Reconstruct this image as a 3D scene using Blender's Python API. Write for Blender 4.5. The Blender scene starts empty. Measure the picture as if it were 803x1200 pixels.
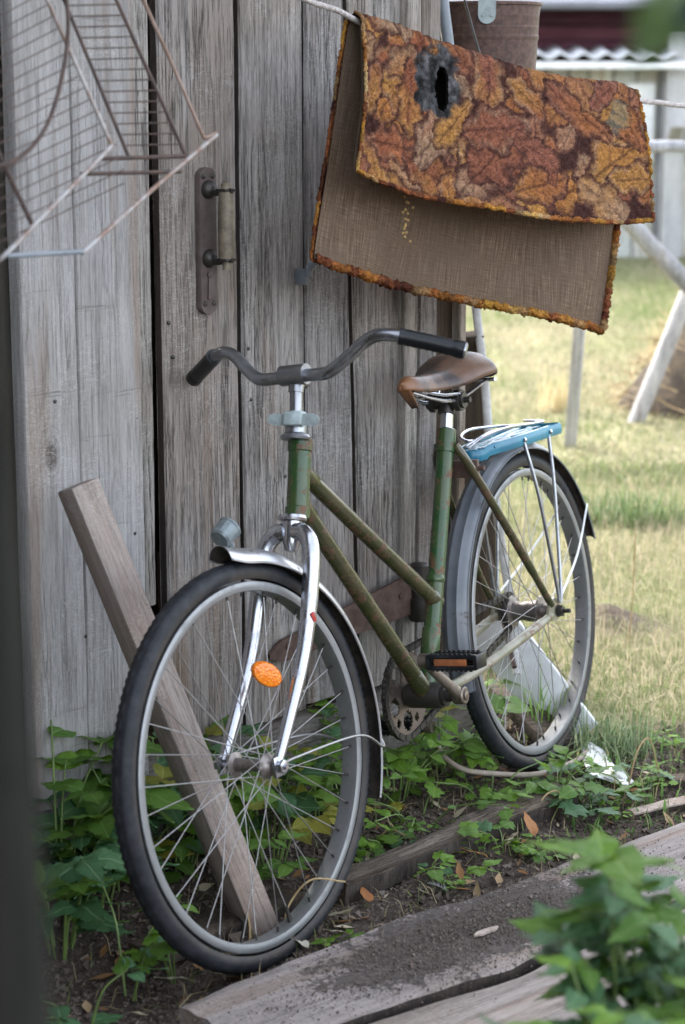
import bpy, bmesh, math, random
import numpy as np
from mathutils import Vector, Matrix, noise as mnoise

sc = bpy.context.scene
COL = sc.collection
R = math.radians
rng = np.random.default_rng(7)
random.seed(7)

# ------------------------------------------------------------------ camera, sky, sun, exposure
CAM = Vector((0, 0, 1.425)); PITCH = 0.2135; FPX = 2343.0      # focal length in pixels of a 1200 px tall frame
cd = bpy.data.cameras.new('camera'); cam = bpy.data.objects.new('camera', cd); COL.objects.link(cam)
cam.location = CAM; cam.rotation_euler = (math.pi/2 - PITCH, 0, 0)
cd.sensor_fit = 'VERTICAL'; cd.sensor_height = 36.0; cd.sensor_width = 24.0
cd.lens = FPX/1200*36.0
cd.clip_start = 0.05; cd.clip_end = 2000
cd.dof.use_dof = True; cd.dof.focus_distance = 3.75; cd.dof.aperture_fstop = 4.4
sc.camera = cam

SUN_DIR = Vector((-0.48, 0.60, 0.64)).normalized()              # towards the sun: behind the shed
w = bpy.data.worlds.new('World'); sc.world = w; w.use_nodes = True
wn = w.node_tree; wn.nodes.clear()
sky = wn.nodes.new('ShaderNodeTexSky'); sky.sky_type = 'NISHITA'; sky.sun_disc = False
sky.sun_elevation = math.asin(SUN_DIR.z); sky.sun_rotation = math.atan2(SUN_DIR.x, SUN_DIR.y)
sky.air_density = 1.0; sky.dust_density = 3.0; sky.ozone_density = 1.0
hs = wn.nodes.new('ShaderNodeHueSaturation'); hs.inputs['Saturation'].default_value = 0.40
bg = wn.nodes.new('ShaderNodeBackground'); bg.inputs['Strength'].default_value = 0.13
wo = wn.nodes.new('ShaderNodeOutputWorld')
wn.links.new(sky.outputs[0], hs.inputs['Color']); wn.links.new(hs.outputs[0], bg.inputs['Color']); wn.links.new(bg.outputs[0], wo.inputs['Surface'])
sl = bpy.data.lights.new('sun', 'SUN'); sl.energy = 0.8; sl.angle = R(12); sl.color = (1.0, 0.95, 0.87)
so = bpy.data.objects.new('sun', sl); COL.objects.link(so)
so.rotation_euler = SUN_DIR.to_track_quat('Z', 'Y').to_euler()
sc.view_settings.view_transform = 'Standard'; sc.view_settings.look = 'None'
sc.view_settings.exposure = 3.0; sc.view_settings.gamma = 1.0

# ------------------------------------------------------------------ where things stand
def ray(px, py):
    x, y, z = (px-401.5)/FPX, 1.0, -(py-600)/FPX
    c, s = math.cos(PITCH), math.sin(PITCH)
    return Vector((x, y*c+z*s, -y*s+z*c))
def at(px, py, z): return CAM + ray(px, py)*z                    # a point z metres away along the view axis
def ground(px, py, z=0.0):
    r = ray(px, py); return CAM + r*((z-CAM.z)/r.z)
YA = R(44)
WD = Vector((math.sin(YA), math.cos(YA), 0)); WN = Vector((math.cos(YA), -math.sin(YA), 0)); W0 = Vector((-.36, 3.58, 0))
def wall(px, py, off=0.0):                                       # (along the wall, height) of a point on the shed front
    r = ray(px, py); p = CAM + r*((W0+WN*off-CAM).dot(WN)/r.dot(WN))
    return (p-W0).dot(WD), p.z
def WP(s, z, off=0.0): return W0 + WD*s + WN*off + Vector((0, 0, z))

# ------------------------------------------------------------------ mesh helpers
class MB:
    def __init__(s): s.v = []; s.f = []; s.mi = []; s.cur = 0
    def add(s, vs, fs):
        b = len(s.v); s.v += [tuple(v) for v in vs]
        for f in fs: s.f.append(tuple(i+b for i in f)); s.mi.append(s.cur)
    def box(s, c, size, rot=None, bev=0.0):
        x, y, z = size[0]/2, size[1]/2, size[2]/2; c = Vector(c); rot = rot or Matrix.Identity(3)
        if bev <= 0:
            P = [(-x,-y,-z),(x,-y,-z),(x,y,-z),(-x,y,-z),(-x,-y,z),(x,-y,z),(x,y,z),(-x,y,z)]
            s.add([c+rot@Vector(p) for p in P], [(0,3,2,1),(4,5,6,7),(0,1,5,4),(1,2,6,5),(2,3,7,6),(3,0,4,7)])
        else:
            bm = bmesh.new(); bmesh.ops.create_cube(bm, size=1)
            for v in bm.verts: v.co = Vector((v.co.x*2*x, v.co.y*2*y, v.co.z*2*z))
            bmesh.ops.bevel(bm, geom=bm.edges[:], offset=bev, segments=2, affect='EDGES', profile=.5)
            bm.verts.index_update()
            s.add([c+rot@v.co for v in bm.verts], [[v.index for v in f.verts] for f in bm.faces]); bm.free()
    def tube(s, pts, rad, seg=12, caps=True, squash=None, closed=False):
        pts = [Vector(p) for p in pts]; n = len(pts)
        rr = rad if isinstance(rad, (list, tuple)) else [rad]*n
        T = []
        for i in range(n):
            a = pts[(i-1) % n] if (closed or i > 0) else pts[i]; b = pts[(i+1) % n] if (closed or i < n-1) else pts[i]
            T.append((b-a).normalized() if (b-a).length > 1e-9 else Vector((0,0,1)))
        up = Vector((0,0,1)) if abs(T[0].z) < .9 else Vector((1,0,0))
        if squash: up = Vector(squash[2])
        nn = (up - T[0]*up.dot(T[0])).normalized(); vs = []
        for i in range(n):
            nn = (nn - T[i]*nn.dot(T[i])).normalized(); bb = T[i].cross(nn)
            sx, sy = (squash[0], squash[1]) if squash else (1, 1)
            for k in range(seg):
                a = 2*math.pi*k/seg
                vs.append(pts[i] + (nn*math.cos(a)*sx + bb*math.sin(a)*sy)*rr[i])
        fs = []
        for i in range(n if closed else n-1):
            j = (i+1) % n
            for k in range(seg):
                k2 = (k+1) % seg; fs.append((i*seg+k, i*seg+k2, j*seg+k2, j*seg+k))
        if caps and not closed:
            fs.append(tuple(range(seg-1, -1, -1))); fs.append(tuple((n-1)*seg+k for k in range(seg)))
        s.add(vs, fs)
    def lathe(s, prof, c=(0,0,0), axis=(0,0,1), seg=24):           # prof: (radius, along)
        ax = Vector(axis).normalized(); up = Vector((0,0,1)) if abs(ax.z) < .9 else Vector((1,0,0))
        e1 = (up-ax*up.dot(ax)).normalized(); e2 = ax.cross(e1); c = Vector(c); n = len(prof)
        vs = [c + ax*h + (e1*math.cos(2*math.pi*k/seg)+e2*math.sin(2*math.pi*k/seg))*r for r, h in prof for k in range(seg)]
        fs = [(i*seg+k, i*seg+(k+1)%seg, (i+1)*seg+(k+1)%seg, (i+1)*seg+k) for i in range(n-1) for k in range(seg)]
        if prof[0][0] > 1e-6: fs.append(tuple(range(seg-1, -1, -1)))
        if prof[-1][0] > 1e-6: fs.append(tuple((n-1)*seg+k for k in range(seg)))
        s.add(vs, fs)
    def grid(s, P, flip=False):                                   # P[i][j] points
        n, m = len(P), len(P[0])
        fs = [((i*m+j, (i+1)*m+j, (i+1)*m+j+1, i*m+j+1) if flip else (i*m+j, i*m+j+1, (i+1)*m+j+1, (i+1)*m+j)) for i in range(n-1) for j in range(m-1)]
        s.add([p for row in P for p in row], fs)
    def build(s, name, mats, parent=None, smooth=35, weld=False):
        me = bpy.data.meshes.new(name); me.from_pydata(s.v, [], s.f); me.update()
        if weld:
            bm = bmesh.new(); bm.from_mesh(me); bmesh.ops.remove_doubles(bm, verts=bm.verts[:], dist=1e-5); bmesh.ops.recalc_face_normals(bm, faces=bm.faces[:]); bm.to_mesh(me); bm.free()
        mats = mats if isinstance(mats, (list, tuple)) else [mats]
        for m in mats: me.materials.append(m)
        if len(mats) > 1 and not weld: me.polygons.foreach_set('material_index', s.mi)
        if smooth:
            me.polygons.foreach_set('use_smooth', [True]*len(me.polygons)); me.set_sharp_from_angle(angle=R(smooth))
        o = bpy.data.objects.new(name, me); COL.objects.link(o)
        if parent: o.parent = parent
        return o
def npmesh(name, V, F, mat, parent=None, col=None, smooth=True, fac=None):
    """V (n,3) array, F (m,k) array of equal-sized faces, optional per-vertex colour."""
    me = bpy.data.meshes.new(name); V = np.asarray(V, np.float32); F = np.asarray(F, np.int32); k = F.shape[1]
    me.vertices.add(len(V)); me.vertices.foreach_set('co', V.ravel())
    me.loops.add(F.size); me.loops.foreach_set('vertex_index', F.ravel())
    me.polygons.add(len(F)); me.polygons.foreach_set('loop_start', np.arange(len(F), dtype=np.int32)*k)
    me.update(calc_edges=True); me.validate()
    me.polygons.foreach_set('use_smooth', [smooth]*len(me.polygons))
    if col is not None:
        a = me.color_attributes.new('tone', 'FLOAT_COLOR', 'POINT')
        a.data.foreach_set('color', np.c_[col, np.ones(len(col))].astype(np.float32).ravel())
    if fac is not None:
        for nm, arr in fac.items():
            a = me.attributes.new(nm, 'FLOAT', 'POINT'); a.data.foreach_set('value', np.asarray(arr, np.float32))
    me.materials.append(mat)
    o = bpy.data.objects.new(name, me); COL.objects.link(o)
    if parent: o.parent = parent
    return o
def tag(o, label=None, cat=None, group=None, kind=None):
    if label: o['label'] = label
    if cat: o['category'] = cat
    if group: o['group'] = group
    if kind: o['kind'] = kind
    return o
def empty(name, loc=(0,0,0), label=None, cat=None, group=None, M=None):
    o = bpy.data.objects.new(name, None); COL.objects.link(o); o.empty_display_size = .05
    if M is not None: o.matrix_world = M
    else: o.location = loc
    return tag(o, label, cat, group)
def copy_tree(o, parent=None):
    c = o.copy(); COL.objects.link(c)
    if parent: c.parent = parent
    for ch in o.children: copy_tree(ch, c)
    return c
def smooth_path(pts, k=8):                                        # Catmull-Rom
    P = [Vector(p) for p in pts]; P = [P[0]*2-P[1]] + P + [P[-1]*2-P[-2]]; out = []
    for i in range(1, len(P)-2):
        for t in range(k):
            t /= k; a, b, c, d = P[i-1:i+3]
            out.append(.5*((2*b)+(c-a)*t+(2*a-5*b+4*c-d)*t*t+(3*b-a-3*c+d)*t**3))
    return out + [P[-2]]
def frame(x, y, z, loc):
    M = Matrix.Identity(4)
    for i, a in enumerate((x, y, z)):
        for j in range(3): M[j][i] = a[j]
    M.translation = loc; return M
def interp(pts, n):                                               # resample a 2-D polyline evenly in its first coordinate
    a = np.array(pts, float); t = np.linspace(0, 1, n)
    L = np.r_[0, np.cumsum(np.hypot(np.diff(a[:,0]), np.diff(a[:,1])))]; L /= L[-1]
    return np.c_[np.interp(t, L, a[:,0]), np.interp(t, L, a[:,1])]

# ------------------------------------------------------------------ materials
class NT:
    def __init__(s, name):
        s.m = bpy.data.materials.new(name); s.m.use_nodes = True; s.t = s.m.node_tree
        s.b = s.t.nodes['Principled BSDF']; s.out = s.t.nodes['Material Output']
    def n(s, typ, i=None, **kw):
        nd = s.t.nodes.new('ShaderNode'+typ)
        for k, v in kw.items(): setattr(nd, k, v)
        for k, v in (i or {}).items():
            if isinstance(v, bpy.types.NodeSocket): s.t.links.new(v, nd.inputs[k])
            else: nd.inputs[k].default_value = v
        return nd
    def set(s, **kw):
        for k, v in kw.items():
            k = k.replace('_', ' ')
            if isinstance(v, bpy.types.NodeSocket): s.t.links.new(v, s.b.inputs[k])
            else: s.b.inputs[k].default_value = v
        return s
    def ramp(s, fac, stops):
        r = s.n('ValToRGB', {'Fac': fac}); e = r.color_ramp.elements
        while len(e) < len(stops): e.new(.5)
        for el, (p, c) in zip(e, stops): el.position = p; el.color = (*c, 1) if len(c) == 3 else c
        return r.outputs['Color']
    def fr(s, fac, a, b, c=0.0, d=1.0):                            # smooth remap to 0..1
        return s.n('MapRange', {'Value': fac, 'From Min': a, 'From Max': b, 'To Min': c, 'To Max': d}, interpolation_type='SMOOTHSTEP').outputs[0]
    def mix(s, f, a, b, mode='MIX'):
        nd = s.n('Mix', data_type='RGBA', blend_type=mode); nd.clamp_factor = True
        for k, v in ((0, f), (6, a), (7, b)):
            if isinstance(v, bpy.types.NodeSocket): s.t.links.new(v, nd.inputs[k])
            elif k == 0: nd.inputs[0].default_value = v
            else: nd.inputs[k].default_value = (*v, 1)
        return nd.outputs[2]
    def math(s, op, a, b=0.0):
        nd = s.n('Math', operation=op)
        for k, v in ((0, a), (1, b)):
            if isinstance(v, bpy.types.NodeSocket): s.t.links.new(v, nd.inputs[k])
            else: nd.inputs[k].default_value = v
        return nd.outputs[0]
    def coord(s, scale=(1,1,1), rnd=0.0, kind='Object'):
        c = s.n('TexCoord').outputs[kind]
        if rnd:
            r = s.n('ObjectInfo').outputs['Random']
            v = s.n('CombineXYZ', {'X': s.math('MULTIPLY', r, rnd), 'Y': s.math('MULTIPLY', r, rnd*1.7), 'Z': s.math('MULTIPLY', r, rnd*2.3)}).outputs[0]
            c = s.n('VectorMath', {0: c, 1: v}, operation='ADD').outputs[0]
        return s.n('VectorMath', {0: c, 1: scale}, operation='MULTIPLY').outputs[0]
    def noise(s, co, scale=1.0, detail=4.0, rough=.55, dist=0.0):
        return s.n('TexNoise', {'Vector': co, 'Scale': scale, 'Detail': detail, 'Roughness': rough, 'Distortion': dist}).outputs['Fac']
    def bump(s, h, strength=.5, dist=.002):
        b = s.n('Bump', {'Height': h, 'Strength': strength, 'Distance': dist}).outputs[0]
        s.t.links.new(b, s.b.inputs['Normal']); return b
def wood(name, dark, mid, light, axis='z', warm=(.20,.135,.085), warmth=.5, crack=.9, saw=.0, rough=.85, knots=True, bstr=.6, fine=1.0):
    m = NT(name)
    def sc_(a, l): return {'z': (a, a, l), 'x': (l, a, a), 'y': (a, l, a)}[axis]
    big = m.noise(m.coord((1,1,1), 13), 2.6, 3, .6)
    wob = m.noise(m.coord(sc_(9, 1.2), 13), 1, 3, .6, .6)
    g1 = m.noise(m.coord(sc_(85*fine, 3.0), 13), 1, 9, .72, .5)
    g2 = m.noise(m.coord(sc_(420*fine, 16), 13), 1, 5, .75, .3)
    g3 = m.noise(m.coord(sc_(260, 60), 21), 1, 4, .75)
    grain = m.math('ADD', m.math('ADD', m.math('MULTIPLY', g1, .42), m.math('MULTIPLY', g3, .22)), m.math('ADD', m.math('MULTIPLY', wob, .22), m.math('MULTIPLY', g2, .24)))
    c = m.ramp(grain, [(.42, dark), (.53, mid), (.66, light)])
    c = m.mix(m.math('MULTIPLY', m.fr(big, .42, .68), warmth), c, warm)
    streak = m.noise(m.coord(sc_(24, .55), 29), 1, 3, .6, .3)
    c = m.mix(m.fr(streak, .54, .72, 0, .6), c, tuple(x*.45 for x in mid))
    stn = m.noise(m.coord(sc_(11, .45), 53), 1, 3, .55, .5); c = m.mix(m.fr(stn, .57, .70, 0, .55), c, tuple(a_*b_ for a_, b_ in zip(warm, (.80, .62, .48))))
    pale_ = m.noise(m.coord(sc_(14, 1.6), 37), 1, 5, .65, .4)
    c = m.mix(m.fr(pale_, .52, .75, 0, .5), c, tuple(min(.6, x*1.15) for x in light))
    r = m.n('ObjectInfo').outputs['Random']
    c = m.mix(1.0, c, m.ramp(r, [(0, (.78,.79,.83)), (.5, (1,1,1)), (1, (1.15,1.10,1.02))]), 'MULTIPLY')
    ck = m.noise(m.coord(sc_(60, 1.3), 31), 1, 6, .66, .35)
    crk = m.fr(m.math('ABSOLUTE', m.math('SUBTRACT', ck, .5)), 0.0, .014, 1, 0)
    crk = m.math('MULTIPLY', crk, m.fr(m.noise(m.coord(sc_(7, 2.4), 17), 1, 2), .46, .56))
    ck2 = m.noise(m.coord(sc_(170, 4.5), 33), 1, 4, .6, .2)
    fib = m.math('MULTIPLY', m.fr(m.math('ABSOLUTE', m.math('SUBTRACT', ck2, .5)), 0, .03, 1, 0), .55)
    c = m.mix(m.math('MULTIPLY', m.math('MAXIMUM', crk, fib), crack), c, tuple(x*.16 for x in mid))
    h = m.math('SUBTRACT', grain, m.math('MAXIMUM', crk, m.math('MULTIPLY', fib, .5)))
    if knots:
        vo = m.n('TexVoronoi', {'Vector': m.coord(sc_(6.0, 3.0), 41), 'Scale': 1.0}, feature='F1')
        kd = m.math('ADD', vo.outputs['Distance'], m.math('MULTIPLY', m.math('SUBTRACT', wob, .5), .10))
        sel = m.fr(m.n('SeparateColor', {'Color': vo.outputs['Color']}).outputs[0], .66, .68)
        kn = m.math('MULTIPLY', m.fr(kd, .05, .12, 1, 0), sel)
        c = m.mix(m.math('MULTIPLY', kn, .75), c, (.05,.036,.026))
        ring = m.math('MULTIPLY', m.math('SINE', m.math('MULTIPLY', kd, 120)), m.math('MULTIPLY', m.fr(kd, .05, .34, 1, 0), sel))
        c = m.mix(m.math('MULTIPLY', m.fr(ring, .2, .9), .35), c, tuple(x*.3 for x in mid))
        h = m.math('ADD', h, m.math('MULTIPLY', ring, .12))
    # pale cross scratches from a plane or a cat
    for sd_, sx in ((7, {'z': (30, 30, 130), 'x': (130, 30, 30), 'y': (30, 130, 30)}[axis]), (3, {'z': (110, 110, 80), 'x': (80, 110, 110), 'y': (110, 80, 110)}[axis])):
        scr = m.noise(m.coord(sx, sd_), 1, 3, .6, 1.2)
        scr = m.math('MULTIPLY', m.fr(m.math('ABSOLUTE', m.math('SUBTRACT', scr, .5)), 0, .022, 1, 0), m.fr(m.noise(m.coord((6,6,6), 19+sd_), 1, 2), .46, .64))
        c = m.mix(m.math('MULTIPLY', scr, .42), c, tuple(min(.6, x*1.4) for x in light))
    if saw:
        sw = m.noise(m.coord({'z': (3, 3, 62), 'x': (62, 3, 3), 'y': (3, 62, 3)}[axis], 23), 1, 4, .6, .8)
        swm = m.math('MULTIPLY', m.fr(sw, .60, .72), m.fr(big, .35, .6))
        c = m.mix(m.math('MULTIPLY', swm, saw), c, tuple(x*.5 for x in mid)); h = m.math('SUBTRACT', h, m.math('MULTIPLY', swm, .5))
    m.set(Base_Color=c, Roughness=rough, Specular_IOR_Level=.25); m.bump(h, bstr, .005)
    return m.m
def metal(name, col, rough=.35, metallic=1.0, dirt=.3, dirtcol=(.09,.07,.055), sc_=40, bump=.1):
    m = NT(name)
    n1 = m.noise(m.coord((1,1,1), 3), sc_, 6, .65); n2 = m.noise(m.coord((1,1,1), 3), sc_*5, 3, .6)
    f = m.math('MULTIPLY', m.fr(n1, .48, .72), dirt)
    m.set(Base_Color=m.mix(f, col, dirtcol), Metallic=m.math('SUBTRACT', metallic, m.math('MULTIPLY', f, metallic*.8)), Roughness=m.math('ADD', m.math('MULTIPLY', n1, .25), m.math('ADD', rough-.12, m.math('MULTIPLY', f, .35))))
    if bump: m.bump(n2, bump, .0006)
    return m.m
def paint(name, col, col2, rust=(.17,.06,.025), amount=.5, rough=.36, sc_=16, metallic=0.0):
    m = NT(name)
    n1 = m.noise(m.coord((1,1,1), 3), sc_, 8, .72, .3); n2 = m.noise(m.coord((1,1,1), 5), sc_*.5, 4, .6); n3 = m.noise(m.coord((1,1,1), 3), sc_*9, 4, .7)
    c = m.mix(m.fr(n2, .38, .62), col, col2)
    rf = m.fr(n1, .66-.22*amount, .74-.22*amount)
    rcol = m.ramp(n3, [(.3, tuple(x*.35 for x in rust)), (.55, rust), (.75, tuple(min(.5, x*1.7) for x in rust))])
    sp = m.fr(n3, .70, .76)
    c = m.mix(m.math('MULTIPLY', sp, .5), c, tuple(min(.7, x*2.2) for x in col2))
    m.set(Base_Color=m.mix(m.math('MULTIPLY', rf, .9), c, rcol), Roughness=m.math('ADD', rough, m.math('MULTIPLY', rf, .4)), Metallic=metallic)
    m.bump(m.math('SUBTRACT', m.math('MULTIPLY', n3, .3), rf), .25, .0005)
    return m.m
def plain(name, col, rough=.6, var=.25, sc_=30, bump=.15, spec=.4, col2=None, metallic=0.0):
    m = NT(name); n1 = m.noise(m.coord((1,1,1), 3), sc_, 6, .65)
    c2 = col2 or tuple(x*(1-var) for x in col)
    m.set(Base_Color=m.mix(m.fr(n1, .35, .65), c2, col), Roughness=rough, Specular_IOR_Level=spec, Metallic=metallic)
    if bump: m.bump(n1, bump, .001)
    return m.m
def toned(name, rough=.8, trans=0.0, bump=None, spec=.3, mul=(1,1,1)):              # colour from the mesh's own 'tone' attribute
    m = NT(name); a = m.n('VertexColor', layer_name='tone').outputs[0]
    n1 = m.noise(m.coord((1,1,1)), 260, 3, .6)
    c = m.mix(1.0, a, m.ramp(n1, [(.3, (.72,.72,.72)), (.7, (1.2,1.2,1.2))]), 'MULTIPLY') if bump else a
    m.set(Base_Color=c, Roughness=rough, Specular_IOR_Level=spec)
    if bump: m.bump(n1, *bump)
    if trans:
        tr = m.n('BsdfTranslucent', {'Color': c}); mx = m.n('MixShader', {0: trans, 1: m.b.outputs[0], 2: tr.outputs[0]})
        m.t.links.new(mx.outputs[0], m.out.inputs['Surface'])
    return m.m
def leafmat(name, a, b, vein, trans=.35, rough=.45, spot=0.0, spotcol=(.35,.25,.05)):
    m = NT(name); co = m.n('TexCoord').outputs['Object']; r = m.n('ObjectInfo').outputs['Random']
    n1 = m.noise(m.coord((1,1,1), 9), 60, 4, .6)
    c = m.mix(r, a, b); c = m.mix(m.fr(n1, .35, .7, 0, .5), c, tuple(x*.6 for x in a))
    sep = m.n('SeparateXYZ', {0: co}); ax = m.math('ABSOLUTE', sep.outputs['X'])
    mid = m.fr(ax, .008, .028, 1, 0)                                 # leaves are modelled one unit long
    side = m.fr(m.math('ABSOLUTE', m.math('SINE', m.math('MULTIPLY', m.math('SUBTRACT', sep.outputs['Y'], m.math('MULTIPLY', ax, .8)), 24))), 0, .22, 1, 0)
    v = m.math('MAXIMUM', mid, m.math('MULTIPLY', side, .55))
    c = m.mix(m.math('MULTIPLY', v, .6), c, vein)
    if spot: c = m.mix(m.math('MULTIPLY', m.fr(n1, .55, .68), spot), c, spotcol)
    m.set(Base_Color=c, Roughness=rough, Specular_IOR_Level=.35); m.bump(m.math('ADD', n1, m.math('MULTIPLY', v, -1.2)), .35, .02)
    tr = m.n('BsdfTranslucent', {'Color': m.mix(.35, c, (.35,.5,.05))}); mx = m.n('MixShader', {0: trans, 1: m.b.outputs[0], 2: tr.outputs[0]})
    m.t.links.new(mx.outputs[0], m.out.inputs['Surface'])
    return m.m

MT = {}
MT['wall'] = wood('weathered_boards', (.105,.092,.082), (.295,.27,.245), (.47,.44,.405), 'z', warm=(.27,.205,.15), warmth=.6, bstr=.9)
MT['wallsaw'] = wood('weathered_sawn_boards', (.22,.21,.20), (.325,.312,.30), (.43,.42,.405), 'z', warm=(.29,.25,.21), warmth=.3, saw=.5, crack=.4, bstr=.6)
MT['boardedge'] = wood('gap_shade_board_edge', (.018,.014,.012), (.045,.036,.030), (.09,.073,.06), 'z', warm=(.06,.04,.03))  # dark brown edges, deepened in colour to put gap shade between the boards
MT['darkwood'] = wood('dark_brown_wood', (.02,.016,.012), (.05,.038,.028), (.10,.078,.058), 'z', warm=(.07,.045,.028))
MT['plank'] = wood('walkway_plank', (.15,.125,.11), (.29,.25,.225), (.40,.36,.33), 'x', warm=(.27,.21,.17), warmth=.45, knots=False, bstr=.4, crack=.6)
MT['log'] = wood('old_ground_timber', (.03,.023,.018), (.10,.078,.060), (.23,.19,.15), 'x', warm=(.075,.050,.032), warmth=.7, bstr=1.0)
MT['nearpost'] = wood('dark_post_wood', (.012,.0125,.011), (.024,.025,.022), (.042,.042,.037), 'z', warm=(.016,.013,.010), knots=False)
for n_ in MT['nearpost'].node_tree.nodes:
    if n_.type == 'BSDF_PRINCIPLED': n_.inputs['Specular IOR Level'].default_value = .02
MT['beam'] = wood('planed_beam', (.21,.17,.145), (.35,.29,.25), (.46,.39,.34), 'z', warm=(.26,.18,.13), warmth=.5, knots=False, crack=.6, bstr=.35)
MT['farwood'] = wood('pale_far_wood', (.26,.26,.27), (.42,.42,.43), (.55,.55,.55), 'z', warm=(.32,.29,.26), warmth=.3, knots=False, bstr=.3)
MT['chrome'] = metal('worn_chrome', (.50,.515,.555), .22, 1, .30, (.16,.13,.11), 30)
MT['barsteel'] = metal('dull_handlebar_steel', (.31,.32,.34), .30, 1, .45, (.05,.05,.055), 35)
MT['rim'] = metal('dull_rim_aluminium', (.25,.255,.26), .45, .7, .5, (.13,.12,.11), 24)
MT['spoke'] = metal('spoke_steel', (.33,.325,.325), .38, .85, .6, (.22,.17,.13), 20, 0)
MT['hub'] = metal('greasy_hub', (.28,.25,.23), .45, .9, .8, (.07,.05,.04), 60)
MT['black_iron'] = metal('greasy_black_iron', (.06,.055,.05), .45, .7, .6, (.03,.022,.018), 60)
MT['rust'] = plain('rusted_iron', (.105,.066,.05), .7, sc_=45, bump=.5, col2=(.06,.034,.026))
MT['plate'] = plain('rusted_brown_plate', (.115,.088,.082), .6, sc_=26, bump=.35, col2=(.075,.055,.050))
MT['bucket'] = plain('rusted_bucket', (.135,.082,.066), .6, sc_=90, bump=.5, col2=(.07,.045,.04), metallic=.2)
MT['green'] = paint('scratched_green_paint', (.014,.055,.014), (.040,.064,.020), (.13,.052,.024), .60, rough=.24, sc_=34)
MT['olive'] = paint('rubbed_olive_paint', (.034,.038,.014), (.058,.050,.024), (.10,.045,.024), .66, rough=.24, sc_=34)
MT['stay'] = paint('pale_worn_stay_paint', (.15,.15,.09), (.24,.22,.165), (.17,.085,.05), .55, sc_=40, rough=.3)
MT['silver'] = paint('silver_mudguard_paint', (.40,.40,.42), (.52,.51,.52), (.16,.12,.10), .3, rough=.3, metallic=.75)
MT['greyblue'] = paint('grey_mudguard_paint', (.085,.096,.112), (.125,.135,.15), (.08,.066,.056), .3, rough=.36)
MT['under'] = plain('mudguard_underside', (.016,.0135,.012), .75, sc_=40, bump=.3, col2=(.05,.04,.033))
m = NT('worn_tyre_rubber'); sp_ = m.n('SeparateXYZ', {0: m.n('TexCoord').outputs['Object']}); n1 = m.noise(m.coord((1,1,1), 3), 45, 5, .65); n2 = m.noise(m.coord((1,1,1), 3), 9, 4, .6)
rad_ = m.math('SQRT', m.math('ADD', m.math('POWER', sp_.outputs['X'], 2.0), m.math('POWER', sp_.outputs['Z'], 2.0)))
sidew = m.math('MULTIPLY', m.fr(rad_, .322, .308), m.fr(n2, .3, .65))
c = m.mix(m.fr(n1, .38, .66), (.009,.0105,.0135), (.022,.0235,.028)); c = m.mix(m.math('MULTIPLY', sidew, .75), c, (.060,.048,.038))
m.set(Base_Color=c, Roughness=.6, Specular_IOR_Level=.32); m.bump(n1, .4, .001); MT['rubber'] = m.m
MT['grip'] = plain('black_grip', (.006,.007,.009), .36, sc_=80, bump=.2)
MT['blue'] = paint('carrier_blue_paint', (.012,.125,.205), (.030,.19,.27), (.20,.19,.17), .35, rough=.3)
MT['plastic'] = plain('grey_plastic', (.20,.235,.245), .32, sc_=50, bump=.08, col2=(.13,.155,.165), metallic=.3)
MT['galv'] = plain('galvanised_sheet', (.36,.42,.42), .5, sc_=40, bump=.1, metallic=.3)
MT['pipe'] = plain('grey_painted_pipe', (.20,.225,.25), .45, sc_=20, bump=.1)
MT['white'] = plain('white_board', (.74,.75,.76), .55, sc_=14, bump=.1, col2=(.60,.61,.62))
MT['rope'] = plain('pale_cord', (.50,.47,.46), .8, sc_=120, bump=.5, col2=(.28,.24,.22))
MT['hose'] = plain('beige_hose', (.33,.27,.22), .5, sc_=40, bump=.1)
MT['stem'] = plain('green_stem', (.13,.19,.05), .55, sc_=40, bump=.1, col2=(.09,.14,.04))
MT['drystem'] = plain('dry_stem', (.36,.27,.14), .8, sc_=40, bump=.1, col2=(.25,.17,.08))
MT['rackwire'] = plain('rusty_wire', (.075,.043,.032), .6, sc_=50, bump=.3, col2=(.04,.024,.02))
MT['rackpale'] = plain('pale_rusty_rod', (.36,.35,.345), .5, sc_=26, bump=.2, col2=(.20,.12,.085), metallic=.2)
MT['burlap'] = None
m = NT('orange_reflector'); vo = m.n('TexVoronoi', {'Vector': m.coord((1,1,1)), 'Scale': 260})
m.set(Base_Color=m.mix(m.fr(vo.outputs['Distance'], .0, .7), (.90,.33,.02), (.75,.17,.008)), Roughness=.16, Specular_IOR_Level=.6, Subsurface_Weight=.25, Subsurface_Scale=.01); m.bump(vo.outputs['Distance'], .5, .001); MT['orange'] = m.m
MT['pedalorange'] = plain('dull_orange_reflector', (.30,.10,.035), .45, sc_=60, bump=.2)
m = NT('worn_leather'); n1 = m.noise(m.coord((1,1,1)), 14, 5, .6); n2 = m.noise(m.coord((1,1,1)), 190, 4, .7); sx = m.n('SeparateXYZ', {0: m.n('TexCoord').outputs['Object']})
c = m.mix(m.fr(n1, .40, .60), (.145,.082,.052), (.036,.026,.023)); nose = m.fr(sx.outputs['X'], .385, .45); c = m.mix(m.math('MULTIPLY', nose, .8), c, (.27,.115,.045))
c = m.mix(m.fr(n2, .60, .78, 0, .6), c, (.36,.26,.20)); m.set(Base_Color=c, Roughness=m.math('ADD', .30, m.math('MULTIPLY', n1, .25)), Specular_IOR_Level=.6); m.bump(n2, .3, .001); MT['leather'] = m.m
MT['leafA'] = leafmat('green_leaf', (.080,.185,.026), (.13,.25,.035), (.22,.33,.10))
MT['leafB'] = leafmat('bluish_leaf', (.045,.125,.050), (.075,.175,.070), (.17,.27,.14), trans=.25)
MT['leafC'] = leafmat('bright_leaf', (.14,.29,.03), (.21,.38,.05), (.30,.44,.10), trans=.45)
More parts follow.
